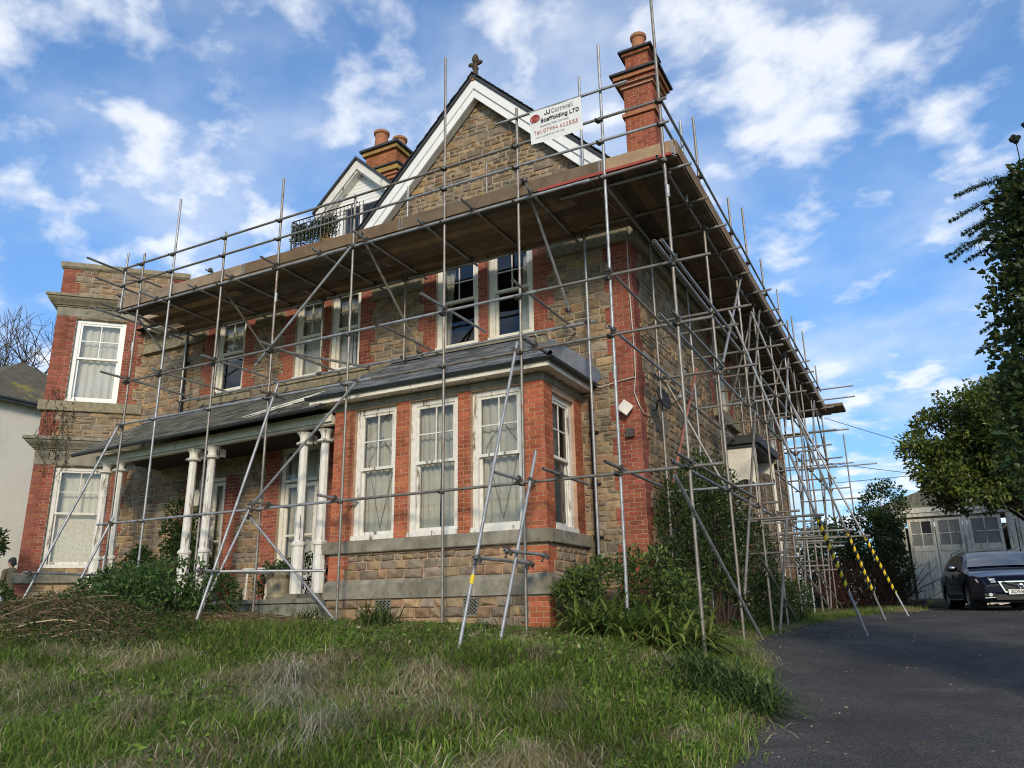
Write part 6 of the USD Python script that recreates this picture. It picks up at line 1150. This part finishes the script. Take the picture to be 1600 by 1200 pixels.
# ------------------------------------------------------------------ person
import manifold3d as m3
def sph(c, r): return m3.Manifold.sphere(float(r), 14).translate([float(q) for q in c])
def bone(a, ra, b, rb): return m3.Manifold.batch_hull([sph(a, ra), sph(b, rb)])
PB = np.array([-23.8, 13.9, .12])
def figure(bones, edge):
    M = m3.Manifold()
    for q in bones: M = M + bone(*q)
    M = M.refine_to_length(edge).to_mesh(); t = trimesh.Trimesh(M.vert_properties[:, :3], M.tri_verts); trimesh.smoothing.filter_taubin(t, iterations=8); t.apply_translation(PB); return t
person = thing('person', PB, 'person in dark cap and brown jacket behind the bush, facing left', 'person')
bones = [((0, 0, 1.02), .15, (0, 0, 1.34), .16), ((-.0, -.17, 1.38), .075, (0, .17, 1.38), .075), ((0, 0, 1.40), .08, (-.02, 0, 1.52), .055), ((-.02, 0, 1.60), .085, (-.03, 0, 1.66), .095), ((-.06, 0, 1.55), .05, (-.05, 0, 1.62), .07),
         ((0, -.19, 1.37), .06, (.03, -.24, 1.10), .047), ((.03, -.24, 1.10), .045, (-.08, -.23, .88), .034), ((0, .19, 1.37), .06, (.03, .24, 1.10), .047), ((.03, .24, 1.10), .045, (-.08, .23, .88), .034),
         ((0, -.09, .98), .11, (0, -.10, .52), .07), ((0, -.10, .52), .065, (.02, -.10, .09), .045), ((0, .09, .98), .11, (0, .10, .52), .07), ((0, .10, .52), .065, (.02, .10, .09), .045), ((.03, -.10, .05), .045, (-.14, -.11, .035), .035), ((.03, .10, .05), .045, (-.14, .11, .035), .035)]
for s in (-1, 1):
    w = np.array([-.09, s * .23, .85]); bones.append((w, .03, w + [-.03, 0, -.07], .034))
    for k in range(4): b = w + [-.05 + .022 * k - .0, 0, -.09]; L_ = (.06, .07, .068, .055)[k]; bones += [(b, .0095, b + [-.008, -s * .006, -L_ * .55], .009), (b + [-.008, -s * .006, -L_ * .55], .009, b + [-.002, -s * .02, -L_], .008)]
    bones += [(w + [-.04, -s * .0, -.02], .012, w + [-.075, -s * .012, -.06], .010), (w + [-.075, -s * .012, -.06], .010, w + [-.07, -s * .02, -.09], .009)]
bones += [((-.125, 0, 1.60), .012, (-.105, 0, 1.64), .012), ((-.03, -.095, 1.60), .018, (-.025, -.095, 1.63), .02), ((-.03, .095, 1.60), .018, (-.025, .095, 1.63), .02)]
obj('body', figure(bones, .02), 'skin', person, smooth=True)
up_b = [((0, 0, .93), .165, (0, 0, 1.34), .178), ((0, -.17, 1.38), .088, (0, .17, 1.38), .088), ((0, -.19, 1.37), .074, (.03, -.24, 1.10), .06), ((.03, -.24, 1.10), .06, (-.07, -.23, .90), .048), ((0, .19, 1.37), .074, (.03, .24, 1.10), .06), ((.03, .24, 1.10), .06, (-.07, .23, .90), .048), ((0, 0, 1.40), .095, (-.01, 0, 1.46), .075)]
obj('jacket', figure(up_b, .025), 'jacket_cloth', person, smooth=True)
obj('trousers', figure([((0, 0, .96), .15, (0, 0, .92), .15), ((0, -.09, .93), .122, (0, -.10, .52), .085), ((0, -.10, .52), .082, (.02, -.10, .10), .065), ((0, .09, .93), .122, (0, .10, .52), .085), ((0, .10, .52), .082, (.02, .10, .10), .065)], .025), 'trouser_cloth', person, smooth=True)
obj('cap', figure([((-.03, 0, 1.69), .108, (-.01, 0, 1.715), .095), ((-.1, -.05, 1.69), .012, (-.22, -.03, 1.675), .008), ((-.1, .05, 1.69), .012, (-.22, .03, 1.675), .008), ((-.12, 0, 1.70), .014, (-.24, 0, 1.68), .008)], .015), 'cap_cloth', person, smooth=True)
for s in (-1, 1): obj('eye', trimesh.creation.icosphere(1, .012).apply_translation(PB + [-.112, s * .035, 1.635]), 'black_plastic', person)
obj('hair', figure([((.05, -.05, 1.62), .045, (.05, .05, 1.62), .045), ((.04, 0, 1.58), .05, (.04, 0, 1.66), .06)], .02), 'cap_cloth', person, smooth=True)

# creeper on the tower, strings of lights in the bay windows
cr = thing('creeper', (-18.3, 11.2, 3.5), 'straggling bare creeper hanging over the lower stone cornice of the tower', 'creeper'); rg = np.random.default_rng(220); vn, lv = [], []
for k in range(9):
    u = rg.uniform(.05, .75); pts = [WT.p(u, 5.6 - rg.uniform(0, .7), .05)]
    for q in range(7): u += rg.normal() * .05; z = pts[-1][2] - rg.uniform(.15, .3); pts.append(WT.p(u, z, .34 if 4.0 < z < 4.5 else .06 + rg.uniform(0, .05)))
    vn.append(polytube(pts, .008, 4)); lv += [p + rg.normal(size=3) * .05 for p in pts for _ in range(3)]
obj('vine', cat_(vn), 'bark', cr); lv = np.array(lv); obj('leaves', leaf_mesh(lv, rg.normal(size=lv.shape) - [0, 0, .6], .06, .6, pick(G_DARK + BRN, len(lv), rg), rg), 'matt_leaf', cr, kind='stuff')
for k in (0, 2):
    a, b, c, d = BW[k]; ms = []; zm_ = c + .62 * (d - c)
    for pts in (((a + .17, zm_ - .05), ((a + b) / 2, zm_ + .38), (b - .17, zm_ - .05)), ((a + .17, zm_ - .1), ((a + b) / 2, c + .22), (b - .17, zm_ - .1))):
        P = np.vstack([np.array(p0) + (np.array(p1) - np.array(p0)) * np.linspace(0, 1, 14)[:, None] for p0, p1 in zip(pts[:-1], pts[1:])]); P3 = WB.p(P[:, 0], P[:, 1], -.215); ms.append(polytube(P3, .004, 4)); ms += [trimesh.creation.icosphere(0, .009).apply_translation(p) for p in P3]
    obj('string_of_lights', cat_(ms), 'dark_steel', Node(f'/World/house/window' + (f'_{k:03d}' if k else ''), house.o), kind='stuff')
